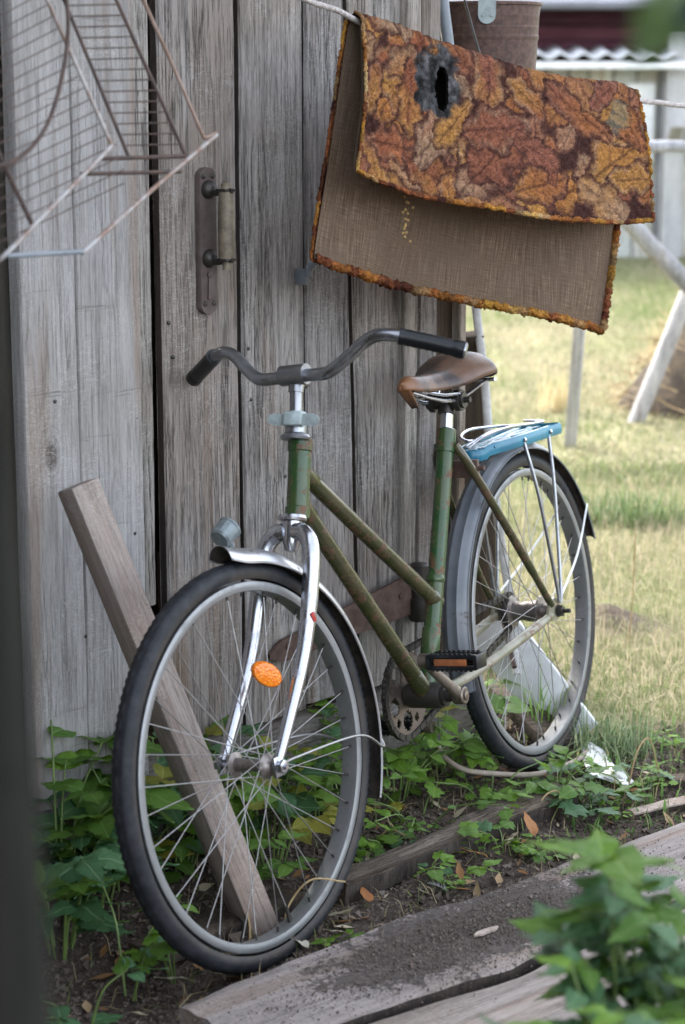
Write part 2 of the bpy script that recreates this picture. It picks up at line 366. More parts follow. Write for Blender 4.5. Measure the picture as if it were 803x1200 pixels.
MT['leafY'] = leafmat('yellowing_leaf', (.36,.33,.04), (.24,.27,.05), (.45,.42,.12), trans=.35, spot=.7)
MT['leafD'] = leafmat('pale_dead_leaf', (.42,.37,.27), (.52,.50,.40), (.30,.24,.15), trans=.2, rough=.8)
MT['leafO'] = leafmat('orange_dead_leaf', (.34,.13,.04), (.42,.20,.08), (.22,.10,.04), trans=.2, rough=.7)

# ------------------------------------------------------------------ the setting: one sheet of ground, earth near the shed, dry lawn beyond
def sstep(a, b, x): t = np.clip((x-a)/(b-a), 0, 1); return t*t*(3-2*t)
_ph = rng.uniform(0, 6.28, (24, 3)); _k = rng.normal(0, 1, (24, 2))
def wavy(x, y, f):                                                # cheap smooth noise in -1..1
    s = 0
    for i in range(10): s = s + np.sin(f*(_k[i,0]*x + _k[i,1]*y) + _ph[i,0])
    return s/5.0
def wall_off(x, y): return (x-W0.x)*WN.x + (y-W0.y)*WN.y          # metres in front of the shed wall
def wall_s(x, y): return (x-W0.x)*WD.x + (y-W0.y)*WD.y
def grassy(x, y):
    e = 4.13 + .50*np.clip(x-.55, -2, 60) + .10*wavy(x, y, 6)
    g = sstep(-.10, .14, y-e)
    right = sstep(1.15, 1.45, wall_s(x, y)+.05*wavy(x, y, 5))
    clod = 1-1.0*np.exp(-(((x-.74)/.13)**2+((y-5.1)/.10)**2))
    return clod*np.clip(np.maximum(g*sstep(.42, .62, x+.05*wavy(x,y,9)), right*g), 0, 1)
def height(x, y):
    n = wall_off(x, y)
    h = .006*wavy(x, y, 7) + .004*wavy(x+3, y, 21) + .0025*wavy(x, y+5, 48)
    h = h + .03*np.exp(-((n-.05)/.16)**2)*sstep(1.0, .8, wall_s(x,y)) + .012*wavy(x, y, 1.6)*sstep(5, 8, y)
    h = h + .055*np.exp(-(((x-.70)/.10)**2 + ((y-5.15)/.12)**2))            # a clod beyond the wheel
    h = h - .035*np.exp(-(((x+.42)/.16)**2 + ((y-3.02)/.10)**2))
    return h
def axis_(lo, hi, step, far, n):
    a = np.arange(lo, hi+1e-6, step); g = np.geomspace(.15, far, n)
    return np.r_[lo-g[::-1], a, hi+g]
X = axis_(-1.3, 1.9, .016, 500, 26); Y = axis_(2.3, 6.2, .018, 500, 28)
gx, gy = np.meshgrid(X, Y, indexing='ij'); GH = height(gx, gy)*np.where((np.abs(gx)<14)&(gy<30)&(gy>-5), 1, 0)
I = np.arange(gx.size).reshape(gx.shape)
Fq = np.stack([I[:-1,:-1], I[1:,:-1], I[1:,1:], I[:-1,1:]], -1).reshape(-1, 4)
m = NT('earth_and_lawn'); g = m.n('Attribute', attribute_name='grass').outputs['Fac']
n1 = m.noise(m.coord((1,1,1)), 26, 8, .7); n2 = m.noise(m.coord((1,1,1)), 150, 5, .7); n3 = m.noise(m.coord((1,1,1)), 3.2, 5, .6); n4 = m.noise(m.coord((1,1,1)), .8, 4, .6)
soil = m.ramp(m.math('ADD', m.math('MULTIPLY', n1, .6), m.math('MULTIPLY', n2, .4)), [(.34, (.030,.023,.019)), (.5, (.088,.069,.057)), (.66, (.18,.146,.12))])
lawn = m.ramp(m.math('ADD', m.math('MULTIPLY', n3, .55), m.math('MULTIPLY', n1, .45)), [(.36, (.12,.145,.06)), (.5, (.25,.225,.135)), (.66, (.37,.325,.22))])
lawn = m.mix(m.fr(n4, .42, .62, 0, .55), lawn, (.17,.21,.07))
m.set(Base_Color=m.mix(g, soil, lawn), Roughness=.95, Specular_IOR_Level=.1); m.bump(m.math('ADD', n1, n2), .8, .012)
gr = npmesh('ground', np.stack([gx, gy, GH], -1).reshape(-1, 3), Fq, m.m, fac={'grass': grassy(gx, gy).ravel()})
gr['kind'] = 'structure'

# ------------------------------------------------------------------ the shed
SH = frame(WD, -WN, Vector((0,0,1)), W0)
shed = empty('shed', M=SH, label='grey weathered wooden shed with a vertical board front and closed door', cat='shed')
def board(name, parent, sl, sr, z0, z1, front, th, mat, nz=46, seed=0, jag=.004, side=None):
    """a vertical board; sl/sr = (at the top, at the bottom); local y points into the shed"""
    rn = random.Random(seed); ph = [rn.uniform(0, 50) for _ in range(4)]; rows = []; b = .004
    for i in range(nz+1):
        t = i/nz; z = z0 + (z1-z0)*t
        a = sl[1]+(sl[0]-sl[1])*t + .0022*mnoise.noise((ph[0], z*3.0, 0)) + .0012*mnoise.noise((ph[0], z*17, 3))
        c = sr[1]+(sr[0]-sr[1])*t + .0022*mnoise.noise((ph[1], z*3.0, 9)) + .0012*mnoise.noise((ph[1], z*17, 5))
        zz = lambda s_: z + (jag*mnoise.noise((s_*60, ph[2], 1)) if i == 0 else 0)
        bow = .003*mnoise.noise((ph[3], z*1.3, 2)); row = []
        prof = [(a+.0005, th), (a, b), (a+b*.8, 0)] + [(a+(c-a)*k/6, 0.0014*mnoise.noise((ph[2]+k*2.3, z*2.2, k))) for k in range(1, 6)] + [(c-b*.8, 0), (c, b), (c-.0005, th)]
        for s_, y in prof: row.append((s_, y-front+(bow if y < th else 0), zz(s_)))
        rows.append(row)
    mb = MB(); mb.grid(rows)
    n = len(rows[0]); mb.add(rows[0], [tuple(range(n-1, -1, -1))]); mb.add(rows[-1], [tuple(range(n))])
    mb.add([rows[0][0], rows[-1][0], rows[-1][-1], rows[0][-1]], [(0, 3, 2, 1)])
    if side is None: return mb.build(name, mat, parent, smooth=40)
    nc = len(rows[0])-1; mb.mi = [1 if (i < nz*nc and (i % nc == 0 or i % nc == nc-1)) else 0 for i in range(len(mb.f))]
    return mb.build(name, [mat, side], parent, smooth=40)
TOP = 2.42
def sx(px, py, off): return wall(px, py, off)[0]
sA, sB = sx(25, 400, .045), sx(91, 400, .045)
k = 0
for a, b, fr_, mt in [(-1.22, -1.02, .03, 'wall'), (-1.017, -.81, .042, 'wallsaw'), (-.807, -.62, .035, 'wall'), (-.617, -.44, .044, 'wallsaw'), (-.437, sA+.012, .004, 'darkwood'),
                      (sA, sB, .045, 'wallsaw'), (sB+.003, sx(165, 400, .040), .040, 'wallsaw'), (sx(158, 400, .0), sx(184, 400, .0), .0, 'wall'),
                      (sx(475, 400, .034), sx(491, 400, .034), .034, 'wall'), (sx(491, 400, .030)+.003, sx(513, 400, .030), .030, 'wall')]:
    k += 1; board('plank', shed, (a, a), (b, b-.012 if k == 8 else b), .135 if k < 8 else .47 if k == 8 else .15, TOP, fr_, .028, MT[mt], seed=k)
# door: four boards on two ledges
door = MB(); door.box((.365, .035, .50), (.60, .026, .11)); door.box((.365, .035, 1.60), (.60, .026, .11))
door = door.build('door', MT['darkwood'], shed)
D0 = .012
e1 = [sx(190, 400, D0)-.002, sx(281.5, 400, D0), sx(357.5, 400, D0), sx(413.5, 400, D0), sx(470, 400, D0)]
tilt = [0, .003, .004, .035, 0]
for i in range(4):
    g_ = .0040
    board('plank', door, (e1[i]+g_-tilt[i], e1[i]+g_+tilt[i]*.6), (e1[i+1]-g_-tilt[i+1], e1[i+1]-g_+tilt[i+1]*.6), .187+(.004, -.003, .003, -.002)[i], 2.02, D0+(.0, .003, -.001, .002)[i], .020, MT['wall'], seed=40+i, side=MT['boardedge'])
board('lintel_board', shed, (.03, .03), (.71, .71), 2.035, 2.30, .03, .028, MT['wall'], seed=77, nz=8)
# rusty strap hinge with a knuckle on its pin
hg = MB(); KS, KZ = wall(491, 694, .056); h0, h1 = (.285, .318), (KS-.008, KZ)
def strapgrid(y): return [[(h0[0]+(h1[0]-h0[0])*t, y-.024*t, h0[1]+(h1[1]-h0[1])*t + q*(.020+.024*t)*(1 if t > .03 else .2)) for q in (-1, -.3, .3, 1)] for t in np.linspace(0, 1, 14)]
F_, B_ = strapgrid(-.028), strapgrid(-.0205)
hg.grid(F_); hg.grid(B_, flip=True)
for e in (0, -1): hg.grid([[r[e] for r in F_], [r[e] for r in B_]], flip=(e == 0))
hinge = hg.build('hinge', MT['rust'], door, weld=True)
kn = MB(); kn.lathe([(.019, -.06), (.021, -.056), (.021, -.012), (.018, -.01), (.018, .012), (.021, .014), (.021, .058), (.016, .062), (.0, .064)], (KS, -.056, KZ), (0, 0, 1), 18)
kn.build('hinge_knuckle', MT['black_iron'], shed)
for t in (.12, .42, .72, .9):
    bt = MB(); bt.lathe([(.0075, 0), (.007, .003), (.003, .005), (0, .0052)], (h0[0]+(h1[0]-h0[0])*t, -.028-.024*t, h0[1]+(h1[1]-h0[1])*t+.006), (0, -1, 0), 10); bt.build('bolt', MT['rust'], door)
# handle: a long back plate with screws, a wooden grip on two iron arms, a keyhole cover
s1, z1 = wall(243, 193, .02); s2, z2 = wall(242, 371, .02); sm_ = (s1+s2)/2; hw = .0215
pl = MB(); outl = []
for cz, sg in ((z1-hw, 1), (z2+hw, -1)):
    for q in range(13):
        a = math.pi*q/12; outl.append((sm_+sg*hw*math.cos(a), cz+sg*hw*math.sin(a)*.8))
n = len(outl); yf, yb = -.0225, -.013
pl.add([(sm_+(x-sm_)*.9, yf-.003, z) for x, z in outl]+[(x, yf, z) for x, z in outl]+[(x, yb, z) for x, z in outl],
       [tuple(range(n))]+[(r*n+i, (r+1)*n+i, (r+1)*n+(i+1) % n, r*n+(i+1) % n) for r in range(2) for i in range(n)])
plate = pl.build('handle_plate', MT['plate'], door, weld=True)
for dx in (-.011, .011):
    for zz in (z1-.020, z2+.024):
        sw = MB(); sw.lathe([(.0052, 0), (.0048, .0015), (.002, .0026), (0, .0027)], (sm_+dx, yf-.003, zz), (0, -1, 0), 10); sw.build('screw', MT['black_iron'], door)
za, zb = wall(245, 222, .03)[1], wall(245, 303, .03)[1]
for zz in (za, zb):
    arms = MB()
    arms.lathe([(.017, 0), (.0165, .004), (.013, .010), (.007, .014), (0, .015)], (sm_, yf-.003, zz), (0, -1, 0), 16)
    arms.tube(smooth_path([(sm_, yf-.008, zz-.002), (sm_+.001, yf-.024, zz-.006), (sm_+.003, yf-.047, zz-.001), (sm_+.004, yf-.063, zz-.001)], 5), [.0055]*11+[.0045]*5, 10)
    arms.box((sm_+.003, yf-.047, zz), (.028, .026, .005), bev=.0015)
    arms.build('handle_arm', MT['black_iron'], door)
gp = MB(); gp.lathe([(.008, -.018), (.008, 0), (.0135, .001), (.0150, .02), (.0155, .05), (.0145, .09), (.0135, za-zb-.002), (.009, za-zb+.001), (.009, za-zb+.012), (.004, za-zb+.016), (0, za-zb+.0165)], (sm_+.003, yf-.047, zb), (0, 0, 1), 18)
gp.build('handle_grip', plain('worn_wooden_grip', (.21,.175,.125), .45, sc_=40, bump=.2, col2=(.10,.082,.06)), door)
kc = MB(); zk = wall(243, 338, .03)[1]; kc.lathe([(.006, 0), (.006, .004), (0, .006)], (sm_, yf-.003, zk+.024), (0, -1, 0), 12); kc.box((sm_+.002, yf-.005, zk), (.013, .003, .042), Matrix.Rotation(R(3), 3, 'Y'), .0014); kc.build('keyhole_cover', MT['plate'], door)
# small bent latch on the seam
ls, lz = wall(354, 322, .03); lt = MB()
lt.box((ls, -.03, lz-.004), (.012, .030, .030), bev=.002); lt.box((ls+.004, -.045, lz+.006), (.016, .006, .018), bev=.0015)
pp = smooth_path([(ls, -.046, lz+.012), (ls+.012, -.052, lz+.026), (ls+.035, -.056, lz+.030), (ls+.065, -.056, lz+.027)], 5); lt.tube(pp, .0075, 8, squash=(1, .35, (0, 0, 1)))
lt.build('latch', MT['pipe'], door)
for px, py in [(160, 490), (158, 625), (302, 410), (214, 420), (209, 380), (98, 745), (305, 470), (520*0+396, 585), (62, 470), (345, 560)]:
    s_, z_ = wall(px, py, .04); off = .047 if s_ < -.12 else (.041 if s_ < 0 else D0+.004)
    nl = MB(); nl.lathe([(.0036, -.004), (.0036, .001), (.0015, .002), (0, .0021)], (s_, -off+.001, z_), (0, -1, 0), 8); nl.build('nail', MT['black_iron'], shed)
# corner beyond the frame: dark post, pale lath, sill timber, side walls and roof
board('corner_post', shed, (sx(508, 400, -.02), sx(508, 400, -.02)), (sx(541, 400, -.02), sx(541, 400, -.02)), .0, 1.22, -.02, .10, MT['darkwood'], seed=91)
board('corner_lath', shed, (sx(539, 400, .005), sx(540, 400, .005)), (sx(547.5, 400, .005), sx(548, 400, .005)), .10, 1.20, .005, .022, MT['wall'], seed=92)
sb = MB(); sp = smooth_path([(s_, .0+.012*math.sin(s_*5), .085+.008*math.sin(s_*9)) for s_ in np.linspace(-1.2, .86, 9)], 5); sb.tube(sp, [.088+.005*mnoise.noise((i*.31, 2, 1)) for i in range(len(sp))], 18)
sb.build('sill_timber', wood('pale_sill_timber', (.05,.043,.038), (.14,.128,.115), (.26,.24,.215), 'x', warm=(.12,.095,.07)), shed)
sw = MB(); sw.box((-1.20, 1.45, 1.2), (.03, 2.8, 2.4)); sw.box((.785, 1.52, 1.25), (.03, 2.8, 2.3)); sw.box((-.18, 2.9, 1.2), (2.06, .03, 2.4)); sw.build('side_wall', MT['darkwood'], shed)
fl = MB(); fl.box((-.18, 1.48, .12), (2.0, 2.7, .03)); fl.build('floor', MT['darkwood'], shed)
rf = MB(); rf.box((.06, 1.30, 2.52), (3.1, 3.7, .05), Matrix.Rotation(R(5), 3, 'X')); rf.build('roof', MT['rust'], shed)

# unseen board fence added beside the camera to block sky light from the left
fence = empty('sky_blocking_fence', (-1.0, .4, 0), 'tall weathered board fence added unseen to the left to block sky light', 'fence')
for i in range(31):
    y_ = -2.55+.165*i; mb = MB(); mb.box((.01*(i % 2), y_, 1.28), (.024, .155, 2.5+.05*math.sin(i*2.3)), bev=.003); mb.build('board', MT['darkwood'], fence)
for z_ in (.5, 2.0): mb = MB(); mb.box((-.045, -.08, z_), (.05, 5.1, .09)); mb.build('rail', MT['darkwood'], fence)

# ------------------------------------------------------------------ the bicycle (local x forward, y to the rider's left, z up)
YAW, LEAN, STEER = .5046, .1386, -.0822
d = Vector((-math.sin(YAW), -math.cos(YAW), 0)); l0 = Vector((-d.y, d.x, 0)); U0 = Vector((0,0,1))
u = U0*math.cos(LEAN) - l0*math.sin(LEAN); l = l0*math.cos(LEAN) + U0*math.sin(LEAN)
REAR = Vector((.39117736, 4.07213388, .32866931)); HB = .332
bike = empty('bicycle', M=frame(d, l, u, REAR-u*HB), label='old green bicycle with chrome fork and brown leather saddle leaning at the shed wall', cat='bicycle')
def B(a, lo, b): return Vector((a, lo, b+HB))                      # coordinates measured from the rear hub
kax = Vector((-math.sin(R(18)), 0, math.cos(R(18))))               # steering axis in bicycle axes
RS = Matrix.Rotation(STEER, 3, kax); Q = B(.902, 0, .353)
FM = RS.to_4x4(); FM.translation = Q + RS@Vector((.205, 0, -.353))  # front assembly: origin at the front hub
def bpart(mb, name, mat, parent=None, **kw): return mb.build(name, mat, parent or bike, **kw)
def fpart(mb, name, mat, **kw):
    o = mb.build(name, mat, bike, **kw); o.matrix_basis = FM.copy(); return o
BB = (.491, -.049)
# --- frame: separate parts for the tubes that differ in wear
def btube(pts, rad, seg=16, k=8): mb = MB(); mb.tube(smooth_path(pts, k), rad, seg); return mb
def lerp(a, b, t): return a+(b-a)*t
HT, HBOT = (.835, .495), (.8765, .367)
fm = MB(); fm.tube([B(HBOT[0], 0, HBOT[1]), B(HT[0], 0, HT[1])], .0195, 22)
fm.lathe([(.0215, 0), (.0215, .018), (.0198, .02)], B(HBOT[0], 0, HBOT[1]), (HT[0]-HBOT[0], 0, HT[1]-HBOT[1]), 22)
fm.lathe([(.0215, 0), (.0215, -.018), (.0198, -.02)], B(HT[0], 0, HT[1]), (HT[0]-HBOT[0], 0, HT[1]-HBOT[1]), 22)
bpart(fm, 'head_tube', MT['green'])
bpart(btube([B(.851, 0, .447), B(.63, 0, .280), B(.405, 0, .112)], .0148), 'top_tube', MT['olive'])
bpart(btube([B(.868, 0, .396), B(.68, 0, .175), B(BB[0]+.01, 0, BB[1]+.012)], .0158), 'down_tube', MT['olive'])
for p_, q_, rr_ in ((B(.405, 0, .112), B(.435, 0, .1345), .0162), (B(.851, 0, .447), B(.81, 0, .4165), .0163), (B(.868, 0, .396), B(.838, 0, .3605), .0173), (B(BB[0]+.01, 0, BB[1]+.012), B(BB[0]+.044, 0, BB[1]+.052), .0172)):
    lg_ = MB(); dv_ = (q_-p_); lg_.lathe([(rr_-.0015, 0), (rr_, .001), (rr_, dv_.length-.003), (rr_-.0016, dv_.length)], p_, dv_, 20); bpart(lg_, 'lug', MT['olive'])
st = btube([B(BB[0]-.006, 0, BB[1]+.01), B(.385, 0, .185), B(.280, 0, .428)], .0165)
dirS = Vector((.280-BB[0], 0, .428-BB[1])).normalized()
for q, hh in ((.10, .055), (.225, .01)): st.lathe([(.0172, -hh/2-.002), (.0185, -hh/2), (.0185, hh/2), (.0172, hh/2+.002)], B(BB[0], 0, BB[1])+dirS*q, dirS, 20)
st.lathe([(.0186, -.045), (.0192, -.043), (.0192, 0), (.017, .002)], B(.280, 0, .428), dirS, 20)
bpart(st, 'seat_tube', MT['green'])
bs = MB(); bs.lathe([(.024, -.036), (.025, -.034), (.025, .034), (.024, .036)], B(BB[0], 0, BB[1]), (0, 1, 0), 24); bs.lathe([(.021, .035), (.021, .044), (.012, .045), (.012, .052), (.008, .07)], B(BB[0], 0, BB[1]), (0, 1, 0), 20); bs.lathe([(.021, -.035), (.021, -.040), (.008, -.055)], B(BB[0], 0, BB[1]), (0, 1, 0), 20)
bpart(bs, 'bottom_bracket', MT['black_iron'])
for sd in (1, -1):
    bpart(btube([B(BB[0]-.015, .022*sd, BB[1]+.004), B(.405, .034*sd, -.043), B(.30, .052*sd, -.030), B(.12, .062*sd, -.012), B(.03, .064*sd, -.004)], [.0098]*28+[.0085]*5, 14), 'chain_stay', MT['stay'])
    bpart(btube([B(.288, .018*sd, .400), B(.262, .036*sd, .345), B(.14, .057*sd, .17), B(.025, .066*sd, .018)], [.0088]*20+[.0075]*5, 12), 'seat_stay', MT['olive'])
    dp = MB(); P = [(.045, .004), (.03, .028), (.004, .030), (-.022, .012), (-.02, -.012), (.01, -.018), (.04, -.012)]; n = len(P)
    dp.add([B(a, (.064+q)*sd, b) for q in (-.0028, .0028) for a, b in P], [tuple(range(n)), tuple(range(2*n-1, n-1, -1))]+[(i, (i+1) % n, n+(i+1) % n, n+i) for i in range(n)])
    bpart(dp, 'dropout', MT['stay'], weld=True)
br = MB(); br.box(B(.245, 0, .345), (.012, .085, .035), bev=.002); br.tube([B(.245, -.05, .345), B(.245, .055, .345)], .005, 8); bpart(br, 'stay_bridge', MT['rust'])
# --- wheels
def tyre_mb(Rc=.3160, r=.0178, n=300):
    mb = MB(); vs = []; prof = [(r*math.cos(a), r*math.sin(a)*1.02) for a in np.linspace(R(-128), R(128), 21)]
    for i in range(n):
        a = 2*math.pi*i/n
        for j, (dr, dy) in enumerate(prof):
            e = 0
            if j in (6, 7, 13, 14): e = .0016 if i % 2 else -.0012
            elif j in (9, 11): e = -.0013
            elif 6 < j < 14: e = .0006 if (i//2) % 2 else .0
            rr = Rc+dr*(1+e/r); vs.append((rr*math.cos(a), dy*(1+e/r), rr*math.sin(a)))
    k = len(prof); mb.add(vs, [(i*k+j, i*k+j+1, ((i+1) % n)*k+j+1, ((i+1) % n)*k+j) for i in range(n) for j in range(k-1)]); return mb
RIMP = [(.3005, .0160), (.3005, .0140), (.296, .0132), (.296, -.0132), (.3005, -.0140), (.3005, -.0160), (.2985, -.0172), (.2915, -.0174), (.2860, -.0160), (.2845, -.009), (.2858, 0), (.2845, .009), (.2860, .0160), (.2915, .0174), (.2985, .0172)]
def rim_mb(n=128):
    mb = MB(); k = len(RIMP)
    vs = [(r*math.cos(2*math.pi*i/n), y, r*math.sin(2*math.pi*i/n)) for i in range(n) for r, y in RIMP]
    mb.add(vs, [(i*k+j, ((i+1) % n)*k+j, ((i+1) % n)*k+(j+1) % k, i*k+(j+1) % k) for i in range(n) for j in range(k)]); return mb
spoke_mesh = MB(); spoke_mesh.tube([(0,0,0), (0,0,1)], .00098, 6); nip = MB()
_sp = spoke_mesh.build('spoke', MT['spoke'], smooth=60); SPM = _sp.data; bpy.data.objects.remove(_sp)
def wheel(M, rear):
    hb = MB(); A = (0, 1, 0); w_ = .062
    if rear:
        hb.lathe([(.012, -.050), (.030, -.046), (.034, -.036), (.034, -.033), (.022, -.030), (.019, -.012), (.022, .002), (.024, .026), (.032, .029), (.032, .033), (.017, .035), (.015, .048), (.008, .050)], (0,0,0), A, 24)
    else:
        hb.lathe([(.009, -.046), (.014, -.042), (.021, -.034), (.021, -.031), (.012, -.028), (.0095, 0), (.012, .028), (.021, .031), (.021, .034), (.014, .042), (.009, .046)], (0,0,0), A, 24)
    wh = hb.build('rear_wheel' if rear else 'front_wheel', MT['hub'], bike); wh.matrix_basis = M
    tyre_mb().build('tyre', MT['rubber'], wh, smooth=50); rim_mb().build('rim', MT['rim'], wh, smooth=40)
    ax = MB(); ax.tube([(0, -.083 if rear else -.070, 0), (0, .096 if rear else .074, 0)], .0048, 10)
    for sd in (1, -1):
        y = (.071 if rear else .060)*sd
        ax.lathe([(.0115, 0), (.0115, .009), (.007, .010)], (0, y, 0), (0, sd, 0), 6); ax.lathe([(.013, 0), (.013, .0015)], (0, y-.0016*sd, 0), (0, sd, 0), 16)
    ax.build('axle', MT['chrome'] if not rear else MT['black_iron'], wh)
    fr_ = .030 if rear else .0195; off = R(7) if rear else 0
    for i in range(36):
        sd = 1 if i % 2 else -1; q = i//2; cr = 1 if q % 2 else -1
        ar = 2*math.pi*i/36 + off; ah = ar + cr*R(52 if not rear else 40)
        p0 = Vector((fr_*math.cos(ah), .0325*sd, fr_*math.sin(ah))); p1 = Vector((.286*math.cos(ar), .004*sd, .286*math.sin(ar)))
        o = bpy.data.objects.new('spoke', SPM); COL.objects.link(o); o.parent = wh
        v = p1-p0; o.matrix_basis = Matrix.Translation(p0) @ v.to_track_quat('Z', 'Y').to_matrix().to_4x4() @ Matrix.Diagonal((1, 1, v.length, 1))
    nb = MB()
    for i in range(36):
        ar = 2*math.pi*i/36 + off; e = Vector((math.cos(ar), 0, math.sin(ar))); nb.tube([e*.2865+Vector((0, .003*(1 if i % 2 else -1), 0)), e*.276+Vector((0, .0045*(1 if i % 2 else -1), 0))], .0021, 6)
    nb.build('nipples', MT['black_iron'], wh)
    return wh
front_wheel = wheel(FM.copy(), False)
rear_wheel = wheel(Matrix.Translation(B(0,0,0)), True)
vb = MB(); a_ = R(262); e = Vector((math.cos(a_), 0, math.sin(a_))); vb.tube([e*.288, e*.258], .0035, 8); vb.build('valve', MT['black_iron'], front_wheel)
# --- mudguards
def mudguard(name, a0, a1, rc, half, drop, mats, M, tipflare=0.0, groove=False, endflare=0.0):
    n = 72; rows = []; rows2 = []
    for i in range(n+1):
        t = i/n; a = R(a0+(a1-a0)*t); k = half*(1 if t > .06 else .82+.18*t/.06); row = []; r2 = []
        for j in range(15):
            q = -1+2*j/14; y = k*math.sin(q*1.45)/math.sin(1.45); r_ = rc - drop*(1-math.cos(q*1.45))/(1-math.cos(1.45))
            if groove and 5 <= j <= 9: r_ += (.0022, 0, -.0015, 0, .0022)[j-5]
            if abs(q) > .97: y *= 1.035
            r_ += tipflare*max(0, 1-t/.08)**2 + endflare*max(0, (t-.35)/.65)
            row.append((r_*math.cos(a), y, r_*math.sin(a))); r2.append(((r_-.0016)*math.cos(a), y*.965, (r_-.0016)*math.sin(a)))
        rows.append(row); rows2.append(r2)
    mb = MB(); fl = a1 > a0
    mb.grid(rows, flip=not fl); mb.cur = 1; mb.grid(rows2, flip=fl); mb.cur = 0
    for e in (0, -1): mb.grid([[r[e] for r in rows], [r[e] for r in rows2]], flip=(e == 0) == fl); mb.grid([rows[e], rows2[e]], flip=(e == -1) == fl)
    for e in (0, -1): mb.tube([r[e] for r in rows], .0019, 6)
    o = mb.build(name, mats, bike); o.matrix_basis = M; return o
mf = mudguard('front_mudguard', 90.5, 206, .3555, .029, .024, [MT['silver'], MT['under']], FM.copy(), tipflare=.012, endflare=.014)
mr = mudguard('rear_mudguard', -14, 165, .3575, .0265, .015, [MT['greyblue'], MT['under']], Matrix.Translation(B(0,0,0)), groove=True)
def fstay(pts, rad=.0024): mb = MB(); mb.tube(smooth_path(pts, 8), rad, 8); return mb
q = R(191); e = Vector((math.cos(q), 0, math.sin(q)))
for sd in (1, -1):
    fstay([Vector((0, .066*sd, .003)), Vector((-.04, .066*sd, .004)), Vector((-.24, .052*sd, -.018)), e*.34+Vector((0, .034*sd, 0)), e*.352+Vector((.0, .026*sd, .012))]).build('mudguard_stay', MT['spoke'], mf)
q = R(150); e = Vector((math.cos(q), 0, math.sin(q)))
for sd in (1, -1):
    fstay([Vector((-.01, .075*sd, .03)), e*.18+Vector((0, .058*sd, 0)), e*.345+Vector((0, .031*sd, 0))]).build('mudguard_stay', MT['white'], mr)
# --- fork, headset, stem, handlebar (front frame)
CR = Vector((-.2085, 0, .353)); SA = Vector((-.309, 0, .951))
for sd in (1, -1):
    pts = [CR+Vector((.004, .010*sd, -.004)), CR+Vector((.008, .030*sd, -.008)), CR+Vector((.022, .049*sd, -.035)), Vector((-.156, .054*sd, .245)), Vector((-.112, .055*sd, .155)), Vector((-.042, .056*sd, .060)), Vector((.0, .056*sd, .006))]
    pth = smooth_path(pts, 8); n = len(pth)
    mb = MB(); mb.tube(pth, [lerp(.0158, .0145, min(1, i/20)) if i < 24 else lerp(.0145, .0085, (i-24)/(n-25)) for i in range(n)], 18)
    mb.box((.0, .0565*sd, .0), (.026, .006, .034), bev=.0015)
    fpart(mb, 'fork_blade', MT['chrome'])
mb = MB(); mb.lathe([(.010, -.05), (.0155, -.035), (.0165, -.012), (.0175, .0)], CR+SA*.012, SA, 20); mb.tube([CR+Vector((.0, -.014, -.002)), CR+Vector((.0, .014, -.002))], .016, 16); fpart(mb, 'fork_crown', MT['chrome'])
mb = MB(); mb.lathe([(.018, 0), (.0245, .001), (.0255, .005), (.023, .010), (.020, .0105)], CR+SA*.013, SA, 24); fpart(mb, 'lower_headset', MT['chrome'])
mb = MB(); mb.lathe([(.020, 0), (.025, .001), (.0265, .005), (.0235, .010), (.0155, .0105), (.0185, .012), (.0185, .024), (.014, .026), (.0135, .034)], CR+SA*.152, SA, 24); fpart(mb, 'upper_headset', MT['barsteel'])
mk = MB(); mk.box((-.1395, .0675, .215), (.010, .0030, .017), Matrix.Rotation(R(15), 3, 'Y'), .0008); fpart(mk, 'red_reflection', plain('reflection_red', (.40,.03,.02), .5))  # orange-red reflection on the chrome, modelled as a small coloured chip
mb = MB(); STT = Vector((-.284, 0, .596)); mb.tube([CR+SA*.17, STT], .0112, 18); mb.tube(smooth_path([STT-SA*.02, STT, STT+Vector((.004, 0, .012))], 4), .0135, 16); mb.tube([STT+Vector((.004, -.026, .011)), STT+Vector((.004, .026, .011))], .0178, 18)
mb.lathe([(.0075, 0), (.0075, .014), (.004, .018)], STT+Vector((-.014, 0, -.006)), (-1, 0, -.2), 8); fpart(mb, 'stem', metal('tarnished_chrome', (.27,.275,.29), .30, 1, .45, (.12,.10,.085), 40))
half = [(-.282, 0, .606), (-.280, .045, .604), (-.278, .075, .607), (-.290, .108, .627), (-.303, .138, .649), (-.310, .166, .657), (-.323, .202, .649), (-.345, .242, .632), (-.366, .282, .615)]
full = [Vector((a, -y, b)) for a, y, b in half[:0:-1]] + [Vector(h) for h in half]
pth = smooth_path(full, 8); mb = MB(); mb.tube(pth, .0112, 16); handlebar = fpart(mb, 'handlebar', MT['barsteel'])
for sd in (1, -1):
    gpts = smooth_path([(-.320, .196*sd, .651), (-.345, .242*sd, .632), (-.369, .288*sd, .6125)], 10); n = len(gpts)
    mb = MB(); mb.tube(gpts, [.0146 if i < 2 else (.0134 + (.0010 if (i % 2) else 0)) if i < n-3 else .0152 for i in range(n)], 16)
    g_ = mb.build('grip', MT['grip'], handlebar)
    pl_ = MB(); pl_.lathe([(.0140, 0), (.0135, .003), (.010, .0045), (0, .005)], gpts[-1], gpts[-1]-gpts[-2], 16); pl_.build('grip_end', MT['barsteel'], handlebar)
mb = MB(); LBc = CR+SA*.187
RB = Matrix.Rotation(R(24), 3, SA)
mb.box(LBc+RB@Vector((.020, 0, .004)), (.026, .032, .023), RB@Matrix.Rotation(R(-18), 3, 'Y'), .003)
ear = [(math.copysign(.030, c_)+.0100*math.cos(a), .0100*math.sin(a)) for c_, a in [(1, x) for x in np.linspace(-1.57, 1.57, 9)]+[(-1, x) for x in np.linspace(1.57, 4.71, 9)]]
